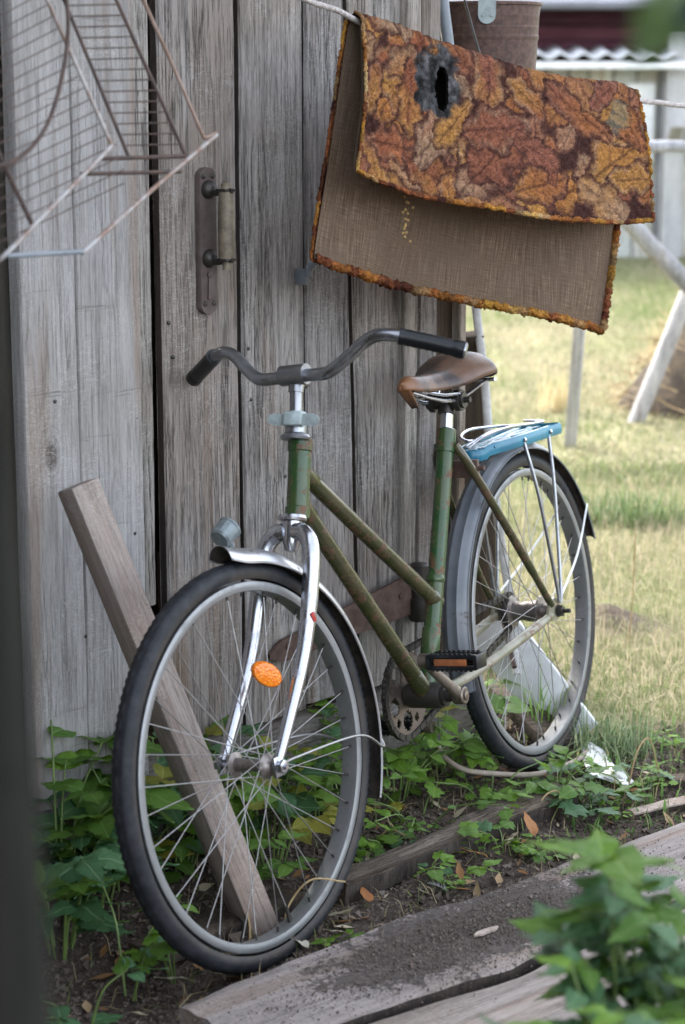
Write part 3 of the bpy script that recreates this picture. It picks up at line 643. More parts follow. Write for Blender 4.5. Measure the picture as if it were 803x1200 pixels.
n = len(ear); c0 = LBc+RB@Vector((.020, 0, .004)); mb.add([c0+RB@Vector((q, y*1.12, z)) for q in (.0025, -.0005) for y, z in ear], [tuple(range(n)), tuple(range(2*n-1, n-1, -1))]+[(i, n+i, n+(i+1) % n, (i+1) % n) for i in range(n)])
for sd in (1, -1): mb.lathe([(.0050, 0), (.0054, .0016), (.0030, .0017)], c0+RB@Vector((.0026, .033*sd, 0)), RB@Vector((1, 0, 0)), 12)
mb.lathe([(.0165, -.014), (.0175, -.012), (.0175, .012), (.0165, .014)], LBc, SA, 20); fpart(mb, 'lamp_bracket', MT['galv'])
# little grey lamp body at the tip of the front mudguard
lax = Vector((-.90, .10, .48)).normalized(); lc = Vector((-.026, 0, .383)); mb = MB()
mb.lathe([(.0, -.019), (.0165, -.018), (.019, -.014), (.0198, .011), (.0208, .012), (.0208, .0152), (.018, .0156), (.017, .0125), (0, .012)], lc, lax, 14); mb.tube([lc-lax*.005, (-.036, 0, .357)], .007, 8); fpart(mb, 'mudguard_lamp', MT['plastic'], smooth=25)
# orange reflector clipped between the spokes
mb = MB(); n = 26; rc_ = Vector((-.052, .020, .140)); rot = Matrix.Rotation(R(-34), 3, 'Z') @ Matrix.Rotation(R(-42), 3, 'Y')
prof = [(1.0, -.004), (1.0, .004), (.90, .0075), (.5, .0085), (0, .0088)]
vs = [rc_+rot@Vector((r*.0285*math.cos(2*math.pi*i/n), h, r*.0185*math.sin(2*math.pi*i/n))) for r, h in prof for i in range(n)]
mb.add(vs, [tuple(range(n-1, -1, -1))]+[(j*n+i, (j+1)*n+i, (j+1)*n+(i+1) % n, j*n+(i+1) % n) for j in range(len(prof)-1) for i in range(n)]); fpart(mb, 'spoke_reflector', MT['orange'])
# --- saddle
spm = MB(); mb = MB(); mb.tube([B(.282, 0, .424), B(.266, 0, .476)], .0125, 16); bpart(mb, 'seat_post', MT['chrome'])
NL, NW = 30, 17; top = []; bot = []
for i in range(NL+1):
    t = i/NL; a = lerp(.448, .165, t)                              # nose to tail
    hwid = lerp(.022, .030, min(1, t/.34)) if t < .34 else lerp(.030, .085, sstep(.30, .86, t)) if t > .5 else lerp(.030, .085, sstep(.30, .86, t))
    hwid *= math.sqrt(max(0, 1-((t-.86)/.15)**2))*.92+.08 if t > .86 else 1; hwid *= .12+.88*math.sqrt(min(1, t/.11))
    zc = .557 - .010*math.sin(min(1, t/.70)*math.pi) + .017*sstep(.48, .84, t) - .024*sstep(.88, 1.0, t) - .016*(1-sstep(0, .09, t))
    skirt = lerp(.012, .031, sstep(.0, .10, t)) + .004*sstep(.2, .5, t) + .012*sstep(.42, .80, t) - .012*sstep(.88, 1, t)
    row = []
    for j in range(NW):
        q = -1+2*j/(NW-1); th = q*1.62
        y = hwid*math.sin(th)/1.0; zz = zc - (skirt)*(1-math.cos(th))/(1-math.cos(1.62))*(1 if abs(q) > .4 else .8)
        row.append(B(a, y, zz + .0008*mnoise.noise((a*60, q*8, 0))))
    top.append(row)
mb = MB(); mb.grid(top, flip=False)
saddle = bpart(mb, 'saddle', MT['leather'])
md = saddle.modifiers.new('thickness', 'SOLIDIFY'); md.thickness = .0045; md.offset = -1
mb = MB(); mb.grid([[B(lerp(.438, .398, t_), q*.014*(1-.45*t_), lerp(.533, .492, t_)-.002*abs(q)*t_) for q in (-1, -.5, 0, .5, 1)] for t_ in np.linspace(0, 1, 6)]); f_ = mb.build('saddle_flap', MT['leather'], saddle); md = f_.modifiers.new('thickness', 'SOLIDIFY'); md.thickness = .004
for sd in (1, -1):
    mb = MB(); mb.tube(smooth_path([B(.425, .010*sd, .521), B(.36, .020*sd, .500), B(.30, .026*sd, .487), B(.25, .030*sd, .489), B(.185, .052*sd, .512)], 8), .0036, 10); mb.build('saddle_rail', MT['chrome'], saddle)
    mb = MB(); mb.tube(smooth_path([B(.40, .017*sd, .520), B(.33, .030*sd, .503), B(.27, .034*sd, .497)], 6), .003, 8); mb.build('saddle_wire', MT['chrome'], saddle)
mb = MB(); mb.tube(smooth_path([B(.183, -.070, .512), B(.172, -.035, .511), B(.169, 0, .511), B(.172, .035, .511), B(.183, .070, .512)], 8), .004, 10); mb.build('saddle_plate', MT['chrome'], saddle)
mb = MB(); mb.tube([B(.267, -.040, .484), B(.267, .040, .484)], .0155, 16); mb.tube([B(.267, -.052, .484), B(.267, .052, .484)], .006, 8); mb.lathe([(.021, -.006), (.021, .006)], B(.267, .028, .484), (0, 1, 0), 18); mb.lathe([(.021, -.006), (.021, .006)], B(.267, -.028, .484), (0, 1, 0), 18); mb.tube([B(.275, 0, .460), B(.267, 0, .480)], .0165, 16); bpart(mb, 'saddle_clamp', MT['black_iron'])
# --- luggage carrier: blue flat-bar loop with crossed bars, a wire clip and two stays each side
car = MB(); zc = .368
def flat(pts, hgt, thk, closed=False): car.tube(pts, 1.0, 8, squash=(hgt, thk, (0, 0, 1)), closed=closed)
loop = [(-.125, .063), (-.133, .055), (-.133, -.055), (-.125, -.063), (.02, -.052), (.165, -.030), (.195, -.020), (.203, -.008), (.203, .008), (.195, .020), (.165, .030), (.02, .052)]
lp = []
for i in range(len(loop)):
    a, b = Vector((*loop[i], 0)), Vector((*loop[(i+1) % len(loop)], 0)); lp += [a, a.lerp(b, .33), a.lerp(b, .67)]
flat([B(p.x, p.y, zc-.006*(p.x > .17)) for p in lp], .0115, .0028, True)
for pts in ([(.195, -.012), (.14, .012), (.06, -.010), (-.05, .012), (-.13, -.01)], [(.195, .012), (.14, -.012), (.06, .010), (-.05, -.012), (-.13, .01)], [(.15, .030), (.10, .022), (.02, .026), (-.13, .036)], [(.15, -.030), (.10, -.022), (.02, -.026), (-.13, -.036)]):
    car.tube(smooth_path([B(a, y, zc+.004) for a, y in pts], 6), 1.0, 8, squash=(.0035, .0085, (0, 0, 1)))
for a in (.10, -.02): car.tube([B(a, -.054+.14*max(0, a), zc), B(a, .054-.14*max(0, a), zc)], 1.0, 8, squash=(.003, .006, (0, 0, 1)))
carrier = bpart(car, 'luggage_carrier', MT['blue'])
mb = MB(); mb.tube(smooth_path([B(.190, -.022, .378), B(.212, -.004, .381), B(.202, .014, .392), B(.15, .030, .402), B(.08, .036, .400), B(.01, .032, .394), B(-.02, .0, .392), B(.01, -.032, .396), B(.10, -.038, .404), B(.165, -.028, .400), B(.190, -.004, .393), B(.16, .010, .388)], 8), .0028, 8)
mb.tube(smooth_path([B(.210, .008, .381), B(.18, .030, .398), B(.10, .048, .404), B(0, .048, .396), B(-.09, .040, .388), B(-.122, .020, .386), B(-.125, -.02, .388)], 8), .0026, 8); mb.build('spring_clip', MT['chrome'], carrier)
for sd in (1, -1):
    for a in (.038, -.072):
        bl = MB(); bl.lathe([(.0048, 0), (.0045, .002), (.002, .0035), (0, .0036)], B(a, (.0635 if a < 0 else .0535)*sd, zc), (0, sd, 0), 10); bl.build('bolt', MT['chrome'], carrier)
        mb = MB(); mb.tube(smooth_path([B(a, (.0575 if a < 0 else .050)*sd, zc-.004), B(a*.75, .066*sd, .25), B(lerp(a, 0, .8)-.004, .073*sd, .06), B(-.002+a*.08, .074*sd, .018)], 7), .0040, 10); mb.build('carrier_stay', MT['barsteel'], carrier)
# --- drive side: chainring, cranks, pedals, chain, sprocket
mb = bmesh.new(); NA, rad_ = 144, [.018, .024, .030, .036, .042, .048, .054, .060, .065, .070, .076, .082]; vv = []
for r_ in rad_:
    vv.append([mb.verts.new((r_*math.cos(2*math.pi*i/NA), 0, r_*math.sin(2*math.pi*i/NA))) for i in range(NA)])
tv = [mb.verts.new(((.0865 if (i % 3) else .082)*math.cos(2*math.pi*i/NA), 0, (.0865 if (i % 3) else .082)*math.sin(2*math.pi*i/NA))) for i in range(NA)]; vv.append(tv)
for j in range(len(vv)-1):
    for i in range(NA):
        rm = ((rad_+[.085])[j]+(rad_+[.085])[j+1])/2; a = 2*math.pi*(i+.5)/NA; hole = False
        for q in range(5):
            for hr, hrad, ph_ in ((.050, .0185, 0), (.061, .0085, .63)):
                ha = 2*math.pi*q/5 + ph_
                if math.hypot(rm*math.cos(a)-hr*math.cos(ha), rm*math.sin(a)-hr*math.sin(ha)) < hrad: hole = True
        if not hole: mb.faces.new((vv[j][i], vv[j][(i+1) % NA], vv[j+1][(i+1) % NA], vv[j+1][i]))
ex = bmesh.ops.extrude_face_region(mb, geom=mb.faces[:]); bmesh.ops.translate(mb, vec=(0, .0032, 0), verts=[v for v in ex['geom'] if isinstance(v, bmesh.types.BMVert)])
bmesh.ops.recalc_face_normals(mb, faces=mb.faces[:]); me = bpy.data.meshes.new('chainring'); mb.to_mesh(me); mb.free(); me.materials.append(metal('worn_chainring', (.19,.155,.13), .45, .8, .8, (.14,.10,.075), 40))
o = bpy.data.objects.new('chainring', me); COL.objects.link(o); o.parent = bike; o.location = B(BB[0], -.047, BB[1]); o.rotation_euler = (0, R(14), 0)
ca = math.atan2(.115, .154)
for sd, ang in ((1, ca), (-1, ca+math.pi)):
    c0 = B(BB[0], .072*sd, BB[1]); dv = Vector((math.cos(ang), 0, math.sin(ang))); e1_ = c0+dv*.172+Vector((0, .006*sd, 0))
    mb = MB(); mb.tube([c0, c0+dv*.05, c0+dv*.12, e1_], [.0150, .0112, .0098, .0105], 14, squash=(1.0, .62, (-dv.z, 0, dv.x))); mb.lathe([(.0165, -.011), (.017, -.009), (.017, .009), (.0145, .011)], c0, (0, 1, 0), 20); mb.lathe([(.0130, -.008), (.0135, .0), (.0130, .009)], e1_, (0, 1, 0), 16)
    mb.lathe([(.009, .0), (.009, .013), (.006, .014)], c0, (0, sd, 0), 6)
    bpart(mb, 'crank', metal('worn_crank_%s' % ('a' if sd > 0 else 'b'), (.19,.16,.135), .42, .9, .8, (.09,.062,.048), 40))
    px0 = e1_+Vector((0, .014*sd, 0)); mb = MB()
    mb.tube([e1_, px0+Vector((0, .096*sd, 0))], .0055, 10); mb.lathe([(.012, 0), (.0125, .006), (.009, .010)], e1_+Vector((0, .006*sd, 0)), (0, sd, 0), 16)
    tl = Matrix.Rotation(R(-4), 3, 'Y')
    for dz in (-.0125, .0125):
        for dx in (-.0155, .0155): mb.box(px0+tl@Vector((dx, .050*sd, dz*.82)), (.011, .098, .0080), tl, .002)
    for y in (.003, .098): mb.box(px0+tl@Vector((0, y*sd, 0)), (.042, .008, .026), tl, .002)
    for k in range(9):
        for dx in (-.0175, .0175): mb.box(px0+tl@Vector((dx, (.012+.0095*k)*sd, .0145)), (.006, .005, .004), tl); mb.box(px0+tl@Vector((dx, (.012+.0095*k)*sd, -.0145)), (.006, .005, .004), tl)
    pd = bpart(mb, 'pedal', MT['grip'])
    for dx in ((-1, 1) if sd > 0 else ()):
        rb = MB(); rb.box(px0+tl@Vector((.0185*dx, .048*sd, 0)), (.007, .064, .0125), tl, .0015); rb.build('pedal_reflector', MT['pedalorange'], pd)
# chain: links along the two runs and round the ring and sprocket
c1, r1, c2, r2 = Vector((BB[0], BB[1])), .082, Vector((0, 0)), .036; D_ = (c2-c1); Dl = D_.length; base = math.atan2(D_.y, D_.x); al = math.acos((r1-r2)/Dl)
pts = []
aT, aB = base-al, base+al                                            # upper and lower tangent directions
for a in np.linspace(aB, aT+2*math.pi if aT < aB else aT, 60): pts.append(c1+Vector((math.cos(a), math.sin(a)))*r1)
for a in np.linspace(aT, aB, 30): pts.append(c2+Vector((math.cos(a), math.sin(a)))*r2)
pts.append(pts[0]); L_ = [0]
for p, q in zip(pts, pts[1:]): L_.append(L_[-1]+(q-p).length)
nl = int(L_[-1]/.0127); mb = MB(); xs = np.interp(np.linspace(0, L_[-1], nl, endpoint=False), L_, [p.x for p in pts]); zs = np.interp(np.linspace(0, L_[-1], nl, endpoint=False), L_, [p.y for p in pts])
for i in range(nl):
    p = Vector((xs[i], zs[i])); q = Vector((xs[(i+1) % nl], zs[(i+1) % nl])); t = (q-p); an = math.atan2(t.y, t.x); mr_ = Matrix.Rotation(-an, 3, 'Y'); c_ = (p+q)/2
    for y in (-.0028, .0028): mb.box(B(c_.x, -.0455+y*(1 if i % 2 else 1.5), c_.y), (.0165, .0022, .0115), mr_)
    mb.tube([B(p.x, -.0505, p.y), B(p.x, -.0405, p.y)], .0050, 7)
bpart(mb, 'chain', MT['black_iron'])
mb = MB(); n = 54; vs = [B((.038 if i % 3 else .033)*math.cos(2*math.pi*i/n), y, (.038 if i % 3 else .033)*math.sin(2*math.pi*i/n)) for y in (-.047, -.0445) for i in range(n)]
mb.add(vs, [tuple(range(n)), tuple(range(2*n-1, n-1, -1))]+[(i, n+i, n+(i+1) % n, (i+1) % n) for i in range(n)]); bpart(mb, 'sprocket', MT['black_iron'], weld=True)

# ------------------------------------------------------------------ the carpet over its line
ridge = [(416, 18), (450, 27), (500, 46), (560, 66), (610, 82), (660, 93), (700, 97), (722, 99), (737, 108)]
fbot = [(413, 200), (440, 214), (475, 226), (530, 238), (590, 249), (650, 257), (700, 260), (740, 260), (767, 259)]
bbot = [(371, 303), (410, 318), (460, 331), (520, 346), (580, 358), (640, 370), (690, 382), (713, 388)]
def zr(t): return 3.50 + .50*t
NU, NF, NBk = 270, 112, 150
rp, fp, bp = interp(ridge, NU), interp(fbot, NU), interp(bbot, NU)
tU = np.linspace(0, 1, NU)
RP = np.array([at(x, y, zr(t)) for (x, y), t in zip(rp, tU)]); FP = np.array([at(x, y, zr(t)-.045) for (x, y), t in zip(fp, tU)]); BP = np.array([at(x, y, zr(t)+.055) for (x, y), t in zip(bp, tU)])
Nf = np.array([.62, -.78, 0.0])
def sheet(E, n, sign):
    t = np.linspace(0, 1, n)[None, :, None]; P = RP[:, None]*(1-t) + E[:, None]*t
    a = np.minimum(t/.05, 1); P = P + Nf*(sign*.017*np.sqrt(1-(1-a)**2)) - np.array([0, 0, 1.0])*.0*t
    uu = tU[:, None, None]; P = P + Nf*(.016*np.sin(uu*8+t*2.2+sign)*t + .009*np.sin(uu*19+t*5)*t)
    return P
Pf, Pb = sheet(FP, NF, 1), sheet(BP, NBk, -1)
P = np.concatenate([Pf[:, ::-1], Pb[:, 1:]], 1)                    # from the front hem over the ridge to the back hem
nv = P.shape[1]
du = np.gradient(P, axis=0); dv = np.gradient(P, axis=1); Nn = np.cross(du, dv); Nn /= np.linalg.norm(Nn, axis=2, keepdims=True)
if (Nn[NU//2, NF//2]*Nf).sum() < 0: Nn = -Nn                       # outward: the pile side
vlen = np.r_[np.linspace(-.28, 0, NF), np.linspace(0, .44, NBk)[1:]]
UU, VV = np.meshgrid(tU*.70, vlen, indexing='ij')
def fnoise(U_, V_, f, seed, oct_=4):                              # value noise on the sheet
    r_ = np.random.default_rng(seed); o = np.zeros(U_.shape); a = 1; tot = 0
    for k in range(oct_):
        G = r_.random((64, 64)); x_, y_ = U_*f+7.3, V_*f+31.7; i, j = np.floor(x_).astype(int), np.floor(y_).astype(int); fx, fy = x_-i, y_-j; fx, fy = fx*fx*(3-2*fx), fy*fy*(3-2*fy)
        o += a*(G[i % 64, j % 64]*(1-fx)*(1-fy)+G[(i+1) % 64, j % 64]*fx*(1-fy)+G[i % 64, (j+1) % 64]*(1-fx)*fy+G[(i+1) % 64, (j+1) % 64]*fx*fy); tot += a; a *= .6; f *= 2.1
    return o/tot
def pile_colour(U_, V_, n_leaf=210, seed=8):
    r_ = np.random.default_rng(seed); c = np.zeros(U_.shape+(3,)); c[:] = (.055,.024,.017)
    pal = np.array([(.50,.25,.040), (.44,.185,.035), (.33,.115,.045), (.30,.115,.060), (.40,.155,.045), (.42,.27,.14), (.30,.11,.045), (.48,.24,.05), (.36,.16,.075)])
    wx = U_ + .012*(fnoise(U_, V_, 38, 1)-.5); wy = V_ + .012*(fnoise(U_, V_, 38, 2)-.5); n_f = fnoise(U_, V_, 120, 3, 3); n_m = fnoise(U_, V_, 30, 4, 4)
    for i in range(n_leaf):
        cx, cy = r_.uniform(-.02, .72), r_.uniform(-.30, .46); an = r_.uniform(0, 6.28); Lh = r_.uniform(.05, .10); Wd = Lh*r_.uniform(.40, .58)
        dx, dy = wx-cx, wy-cy; t = (dx*math.cos(an)+dy*math.sin(an))/Lh; s_ = (-dx*math.sin(an)+dy*math.cos(an))/Wd; s_ = s_ - .18*r_.uniform(-1, 1)*np.sin(t*2)
        lob = 1 + r_.uniform(.10, .24)*np.sin(t*r_.uniform(7, 11)+r_.uniform(0, 6)+np.sign(s_)*.6)
        wt = np.clip(1-np.abs(t+.12*t*t)**2.0, 0, 1)**.8*lob; ed = wt-np.abs(s_); ins = (ed > 0) & (np.abs(t) < 1)
        if not ins.any(): continue
        c0, c1_ = pal[r_.integers(9)]*.74, pal[r_.integers(9)]*.74; f = np.clip(.5+.6*t + .45*np.abs(s_) - .3 + 1.1*(n_m-.5), 0, 1)[..., None]
        col = c0*(1-f)+c1_*f
        vein = np.exp(-(np.abs(s_)/.06)**2)[..., None]; side = np.exp(-((np.abs(np.sin((t-.6*np.abs(s_))*8)))/.26)**2)[..., None]
        col = col*(1-.7*vein)+np.array([.06,.024,.018])*.7*vein; col = col*(1-.5*side)+np.array([.09,.033,.024])*.5*side
        pale = np.exp(-((ed-.26)/.14)**2)[..., None]*r_.choice([0, .2, .6, .35])*np.clip(n_m*2-.4, 0, 1)[..., None]; col = col*(1-pale)+np.array([.36,.25,.14])*pale
        out = sstep(-.02, .46, ed+.30*(n_f-.5))[..., None]; col = col*out + np.array([.075,.032,.022])*(1-out)
        c = np.where(ins[..., None], col, c)
    sp = r_.normal(0, 1, U_.shape); c = c*(.62+.76*n_f)[..., None]; c = c*np.array([.95, .86, .92]); g = c.mean(2, keepdims=True); c = g+(c-g)*.88
    return np.clip(c*(1+.17*sp)[..., None], .004, .75)
colr = pile_colour(UU, VV)
# the burn: charred patch with a torn hole, and a green-grey patch at the upper right
def back_uv(px, py):                                              # nearest front-flap coordinates of a place on the carpet
    tgt = np.array(ray(px, py)); q = Pf - np.array(CAM); q = q/np.linalg.norm(q, axis=2, keepdims=True); k = np.argmax((q*tgt/np.linalg.norm(tgt)).sum(2)); i, j = np.unravel_index(k, q.shape[:2]); return tU[i]*.70, -j/(NF-1)*.28
hu, hv = back_uv(517, 103); bu, bv = back_uv(511, 93)
nz_ = .095*(fnoise(UU, VV, 32, 11, 5)-.5)
rb = np.hypot((UU-bu)/1.0, (VV-bv)/1.25) + nz_*.8; ch = sstep(.062, .044, rb)[..., None]
char = np.array([.045, .045, .046])*(.10+5.5*fnoise(UU, VV, 70, 12)**2.8)[..., None]; colr = colr*(1-ch) + np.clip(char, .008, .16)*ch
gu, gv = back_uv(722, 137); gg = (sstep(.036, .02, np.hypot((UU-gu)/.75, (VV-gv)/1.15)+nz_*.5)*.42)[..., None]; colr = colr*(1-gg)+np.array([.14, .17, .13])*gg
hole = (np.hypot((UU-hu)/.55, (VV-hv)/1.30)+nz_*.32) < .0265
fuzz = rng.normal(0, .0011, UU.shape) + .0022*np.sin(UU*240)*np.sin(VV*260); fuzz = fuzz*(1-.5*ch[..., 0]) - .003*ch[..., 0]
PO = P + Nn*(.0055+fuzz)[..., None]; PI = P - Nn*.0035
Iv = np.arange(NU*nv).reshape(NU, nv); keep = ~(hole[:-1,:-1] | hole[1:,1:])
Fc = np.stack([Iv[:-1,:-1], Iv[1:,:-1], Iv[1:,1:], Iv[:-1,1:]], -1)
flipit = (np.cross(PO[1,0]-PO[0,0], PO[1,1]-PO[0,0])*Nn[0,0]).sum() < 0
F1 = Fc[keep]; F2 = Fc[keep][:, ::-1]
if flipit: F1, F2 = F1[:, ::-1], F2[:, ::-1]
carpet = npmesh('carpet', PO.reshape(-1, 3), F1, toned('carpet_pile', .95, bump=(.9, .004), spec=.1), col=colr.reshape(-1, 3))
tag(carpet, 'worn carpet with brown and yellow autumn leaves and a burnt hole, folded over the clothesline', 'carpet')
m = NT('brown_backing'); co = m.coord((1,1,1)); uvw = m.n('Attribute', attribute_name='weave').outputs['Vector']
a1 = m.noise(m.n('VectorMath', {0: uvw, 1: (420, 14, 1)}, operation='MULTIPLY').outputs[0], 1, 4, .65); a2 = m.noise(m.n('VectorMath', {0: uvw, 1: (30, 520, 1)}, operation='MULTIPLY').outputs[0], 1, 3, .6); a3 = m.noise(co, 9, 4, .6)
c = m.ramp(m.math('ADD', m.math('MULTIPLY', a1, .65), m.math('MULTIPLY', a2, .35)), [(.34, (.065,.043,.030)), (.52, (.150,.105,.072)), (.70, (.28,.21,.155))])
c = m.mix(m.fr(a3, .40, .68, 0, .6), c, (.13,.095,.07)); c = m.mix(m.n('Attribute', attribute_name='scorch_and_shade').outputs['Fac'], c, (.008,.007,.006)); m.set(Base_Color=c, Roughness=.95, Specular_IOR_Level=.1); m.bump(m.math('ADD', a1, a2), .6, .002)
bk = npmesh('carpet_backing', PI.reshape(-1, 3), F2, m.m, carpet)
sc_at = bk.data.attributes.new('scorch_and_shade', 'FLOAT', 'POINT'); sc_at.data.foreach_set('value', (np.maximum(ch[..., 0]*(VV < 0), sstep(.085, .05, np.hypot(UU-hu-.012, (VV+hv)/1.3)+nz_*.5))).astype(np.float32).ravel())  # front flap charred; back flap blackened to paint the shade inside the hole
at_ = bk.data.attributes.new('weave', 'FLOAT_VECTOR', 'POINT'); at_.data.foreach_set('vector', np.stack([UU, VV, UU*0], -1).astype(np.float32).ravel())
def hem(idx, rad, name, seed, cols=None, inner=.0):                # a thick uneven bound edge following the sheet's rim
    pts = [Vector(PI[i, j])*inner + Vector(PO[i, j])*(1-inner) for i, j in idx]; n = len(pts); seg = 18; mb = MB(); mb.tube(pts, [rad]*n, seg, squash=(1.0, .72, tuple(Nf)))
    V = np.array(mb.v); r_ = np.random.default_rng(seed); ctr = np.repeat(np.array(pts), seg, 0)
    V = ctr + (V-ctr)*(1+.22*r_.normal(0, 1, len(V)))[:, None] + rad*.18*np.repeat(np.sin(np.arange(n)*.7+seed)+np.sin(np.arange(n)*.23), seg)[:, None]*np.array([.2, -.3, .6])
    pal = np.array([(.20,.065,.025), (.32,.13,.03), (.42,.22,.04), (.11,.035,.02), (.26,.09,.035), (.36,.24,.11), (.05,.02,.014)])
    ci = np.interp(np.arange(n), np.arange(0, n+9, 9), np.arange(0, n+9, 9)*0) ; kk = r_.integers(0, 7, n//7+3); base = pal[kk[np.arange(n)//7]]*.6 + pal[kk[np.arange(n)//7+1]]*.4
    C_ = np.repeat(base, seg, 0)*(1+.28*r_.normal(0, 1, n*seg))[:, None]
    q = [f for f in mb.f if len(f) == 4]
    return npmesh(name, V, q, carpet.data.materials[0], carpet, col=np.clip(C_, .01, .6))
hem([(i, nv-1) for i in range(0, NU, 1)], .0105, 'bound_edge', 1, inner=1.0)
hem([(NU-1, j) for j in range(nv-1, NF+6, -1)], .0105, 'bound_edge', 2, inner=1.0)
hem([(0, j) for j in range(nv-1, NF+2, -1)], .0035, 'bound_edge', 3)
hem([(i, 0) for i in range(NU)], .0045, 'bound_edge', 4)
hem([(NU-1, j) for j in range(0, NF)], .0040, 'bound_edge', 6)
hem([(0, j) for j in range(0, NF)], .0035, 'bound_edge', 5)
crm = MB(); rn = random.Random(4)
for i in range(16):
    x, y = 478+rn.uniform(-7, 7), 232+i*3.3+rn.uniform(-2, 2); p = at(x, y, zr((x-416)/330)+.022)
    crm.lathe([(0, -.003), (.0027, -.0012), (.003, .0012), (0, .003)], p, (rn.uniform(-1, 1), rn.uniform(-1, 1), rn.uniform(-1, 1)), 6)
o_ = crm.build('backing_crumbs', plain('ochre_crumb', (.42,.28,.11), .9, sc_=90), carpet); o_['kind'] = 'stuff'
line = MB(); Lp = [at(300, -38, 3.18), at(358, -1, 3.34), at(395, 12, 3.44)] + [Vector(RP[i])-Vector((0,0,.010)) for i in range(6, NU-4, 24)] + [at(745, 117, 4.03), at(775, 120.5, 4.12), at(803, 124, 4.22), at(900, 130, 4.5), at(1300, 120, 5.7)]
line.tube(smooth_path(Lp, 6), .0052, 10); line.tube([p+Vector((0, .002*math.sin(i*1.9), .0035*math.cos(i*1.9))) for i, p in enumerate(smooth_path(Lp, 16))], .0030, 6)
tag(line.build('clothesline', MT['rope']), 'pale twisted clothesline running above the bicycle and under the carpet', 'clothesline')
# ------------------------------------------------------------------ bucket, pipe and wire at the corner
bc = at(570, 70, 4.42); bz = at(570, 6, 4.42).z; bkt = empty('bucket', Vector((bc.x, bc.y, bz-.27)), 'rusty brown metal bucket hanging behind the top edge of the carpet', 'bucket')
mb = MB(); mb.lathe([(0, .0), (.100, 0), (.104, .004), (.109, .10), (.1105, .19), (.1145, .196), (.1145, .203), (.1115, .207), (.1115, .214), (.1140, .218), (.1140, .224), (.1125, .228), (.118, .266), (.1215, .268), (.1215, .274), (.118, .275), (.116, .266), (.108, .10), (.10, .006), (0, .005)], seg=48); mb.build('body', MT['bucket'], bkt)
tc = (CAM-bc); tc.z = 0; tc.normalize(); sd_ = Vector((tc.y, -tc.x, 0))
for q in (1, -1):
    lg = MB(); e = tc*q*.118; Mx = Matrix((sd_, tc*q, Vector((0,0,1)))).transposed()
    P = [(.019*math.cos(a)*1.0, .019*math.sin(a)) for a in np.linspace(math.pi, 2*math.pi, 9)]+[(.019, .055), (-.019, .055)]; n = len(P)
    lg.add([e+Vector((0,0,.245))+Mx@Vector((x, y_+.012*(z > .02)*0, z)) for y_ in (.0, .004) for x, z in P], [tuple(range(n)), tuple(range(2*n-1, n-1, -1))]+[(i, n+i, n+(i+1) % n, (i+1) % n) for i in range(n)])
    for x in (-.009, .009): lg.lathe([(.004, 0), (.003, .002), (0, .0025)], e+Vector((0,0,.243))+Mx@Vector((x, .0038, 0)), tc*q, 8)
    lg.build('lug', MT['galv'], bkt, weld=True)
mb = MB(); mb.tube(smooth_path([tc*.122+Vector((0,0,.292)), tc*.118+Vector((0,0,.38)), tc*.07+Vector((0,0,.50)), Vector((0,0,.545)), -tc*.07+Vector((0,0,.50)), -tc*.118+Vector((0,0,.38)), -tc*.122+Vector((0,0,.292))], 8), .004, 8); mb.build('handle', MT['black_iron'], bkt)
mb = MB(); mb.tube([Vector((0,0,.54)), Vector((0,0,.84))], .004, 8); mb.build('hook', MT['black_iron'], bkt)
mb = MB(); mb.tube(smooth_path([at(512, -180, 4.14), at(516, -60, 4.13), at(519, 0, 4.12), at(525, 50, 4.12), at(530, 110, 4.13), at(534, 200, 4.16), at(536, 330, 4.2)], 8), .0125, 14); tag(mb.build('pipe', MT['pipe']), 'thin grey pipe standing upright at the shed corner left of the bucket', 'pipe')
mb = MB(); mb.tube(smooth_path([at(536, -30, 4.22), at(546, 5, 4.2), at(553, 30, 4.19), at(566, 75, 4.2), at(590, 150, 4.26)], 8), .0028, 8); tag(mb.build('wire', MT['black_iron']), 'thin black wire hanging in front of the rusty bucket', 'wire')
# things leaning at the corner
def slab(name, a, b, wv, tv, mat, parent=None, bev=.003):             # a straight bar from a to b with half-width vector wv and half-thickness tv
    a, b, wv, tv = Vector(a), Vector(b), Vector(wv), Vector(tv); ax = (b-a).normalized(); wv = wv-ax*wv.dot(ax); tv = tv-ax*tv.dot(ax)-wv.normalized()*tv.dot(wv.normalized())
    mb = MB(); mb.box((0, 0, (b-a).length/2), (wv.length*2, tv.length*2, (b-a).length), bev=bev)
    o = mb.build(name, mat, parent); o.matrix_world = frame(wv.normalized(), tv.normalized() if wv.normalized().cross(tv.normalized()).dot(ax) > 0 else -tv.normalized(), ax, a)
    return o
side = Vector((.98, .0, 0))
tag(slab('leaning_board', ground(566, 772, .0), at(541, 392, 4.62), side*.052, Vector((0, .02, 0)), MT['darkwood']), 'dark brown board leaning beside the shed corner behind the saddle', 'board')
mb = MB(); mb.tube(smooth_path([at(552, 300, 4.66), at(558, 362, 4.62), at(564, 410, 4.60), at(569, 455, 4.58), at(573, 510, 4.57), at(579, 570, 4.56), at(588, 640, 4.54), at(597, 700, 4.50), at(606, 790, 4.42)], 8), .0075, 12, squash=(1.35, .55, (1, 0, 0))); tag(mb.build('bent_strip', plain('pale_strip', (.50,.50,.48), .5, col2=(.34,.33,.31))), 'pale bent strip standing at the shed corner behind the bicycle saddle', 'strip')
mb = MB(); mb.tube(smooth_path([at(572, 640, 4.50), at(582, 690, 4.46), at(592, 735, 4.42), at(603, 782, 4.36)], 6), .006, 8); tag(mb.build('rusty_rod', MT['rackwire']), 'thin rusty rod leaning behind the spokes of the rear wheel', 'rod')
wa, wb_ = at(572, 728, 4.50), ground(678, 868, .0)
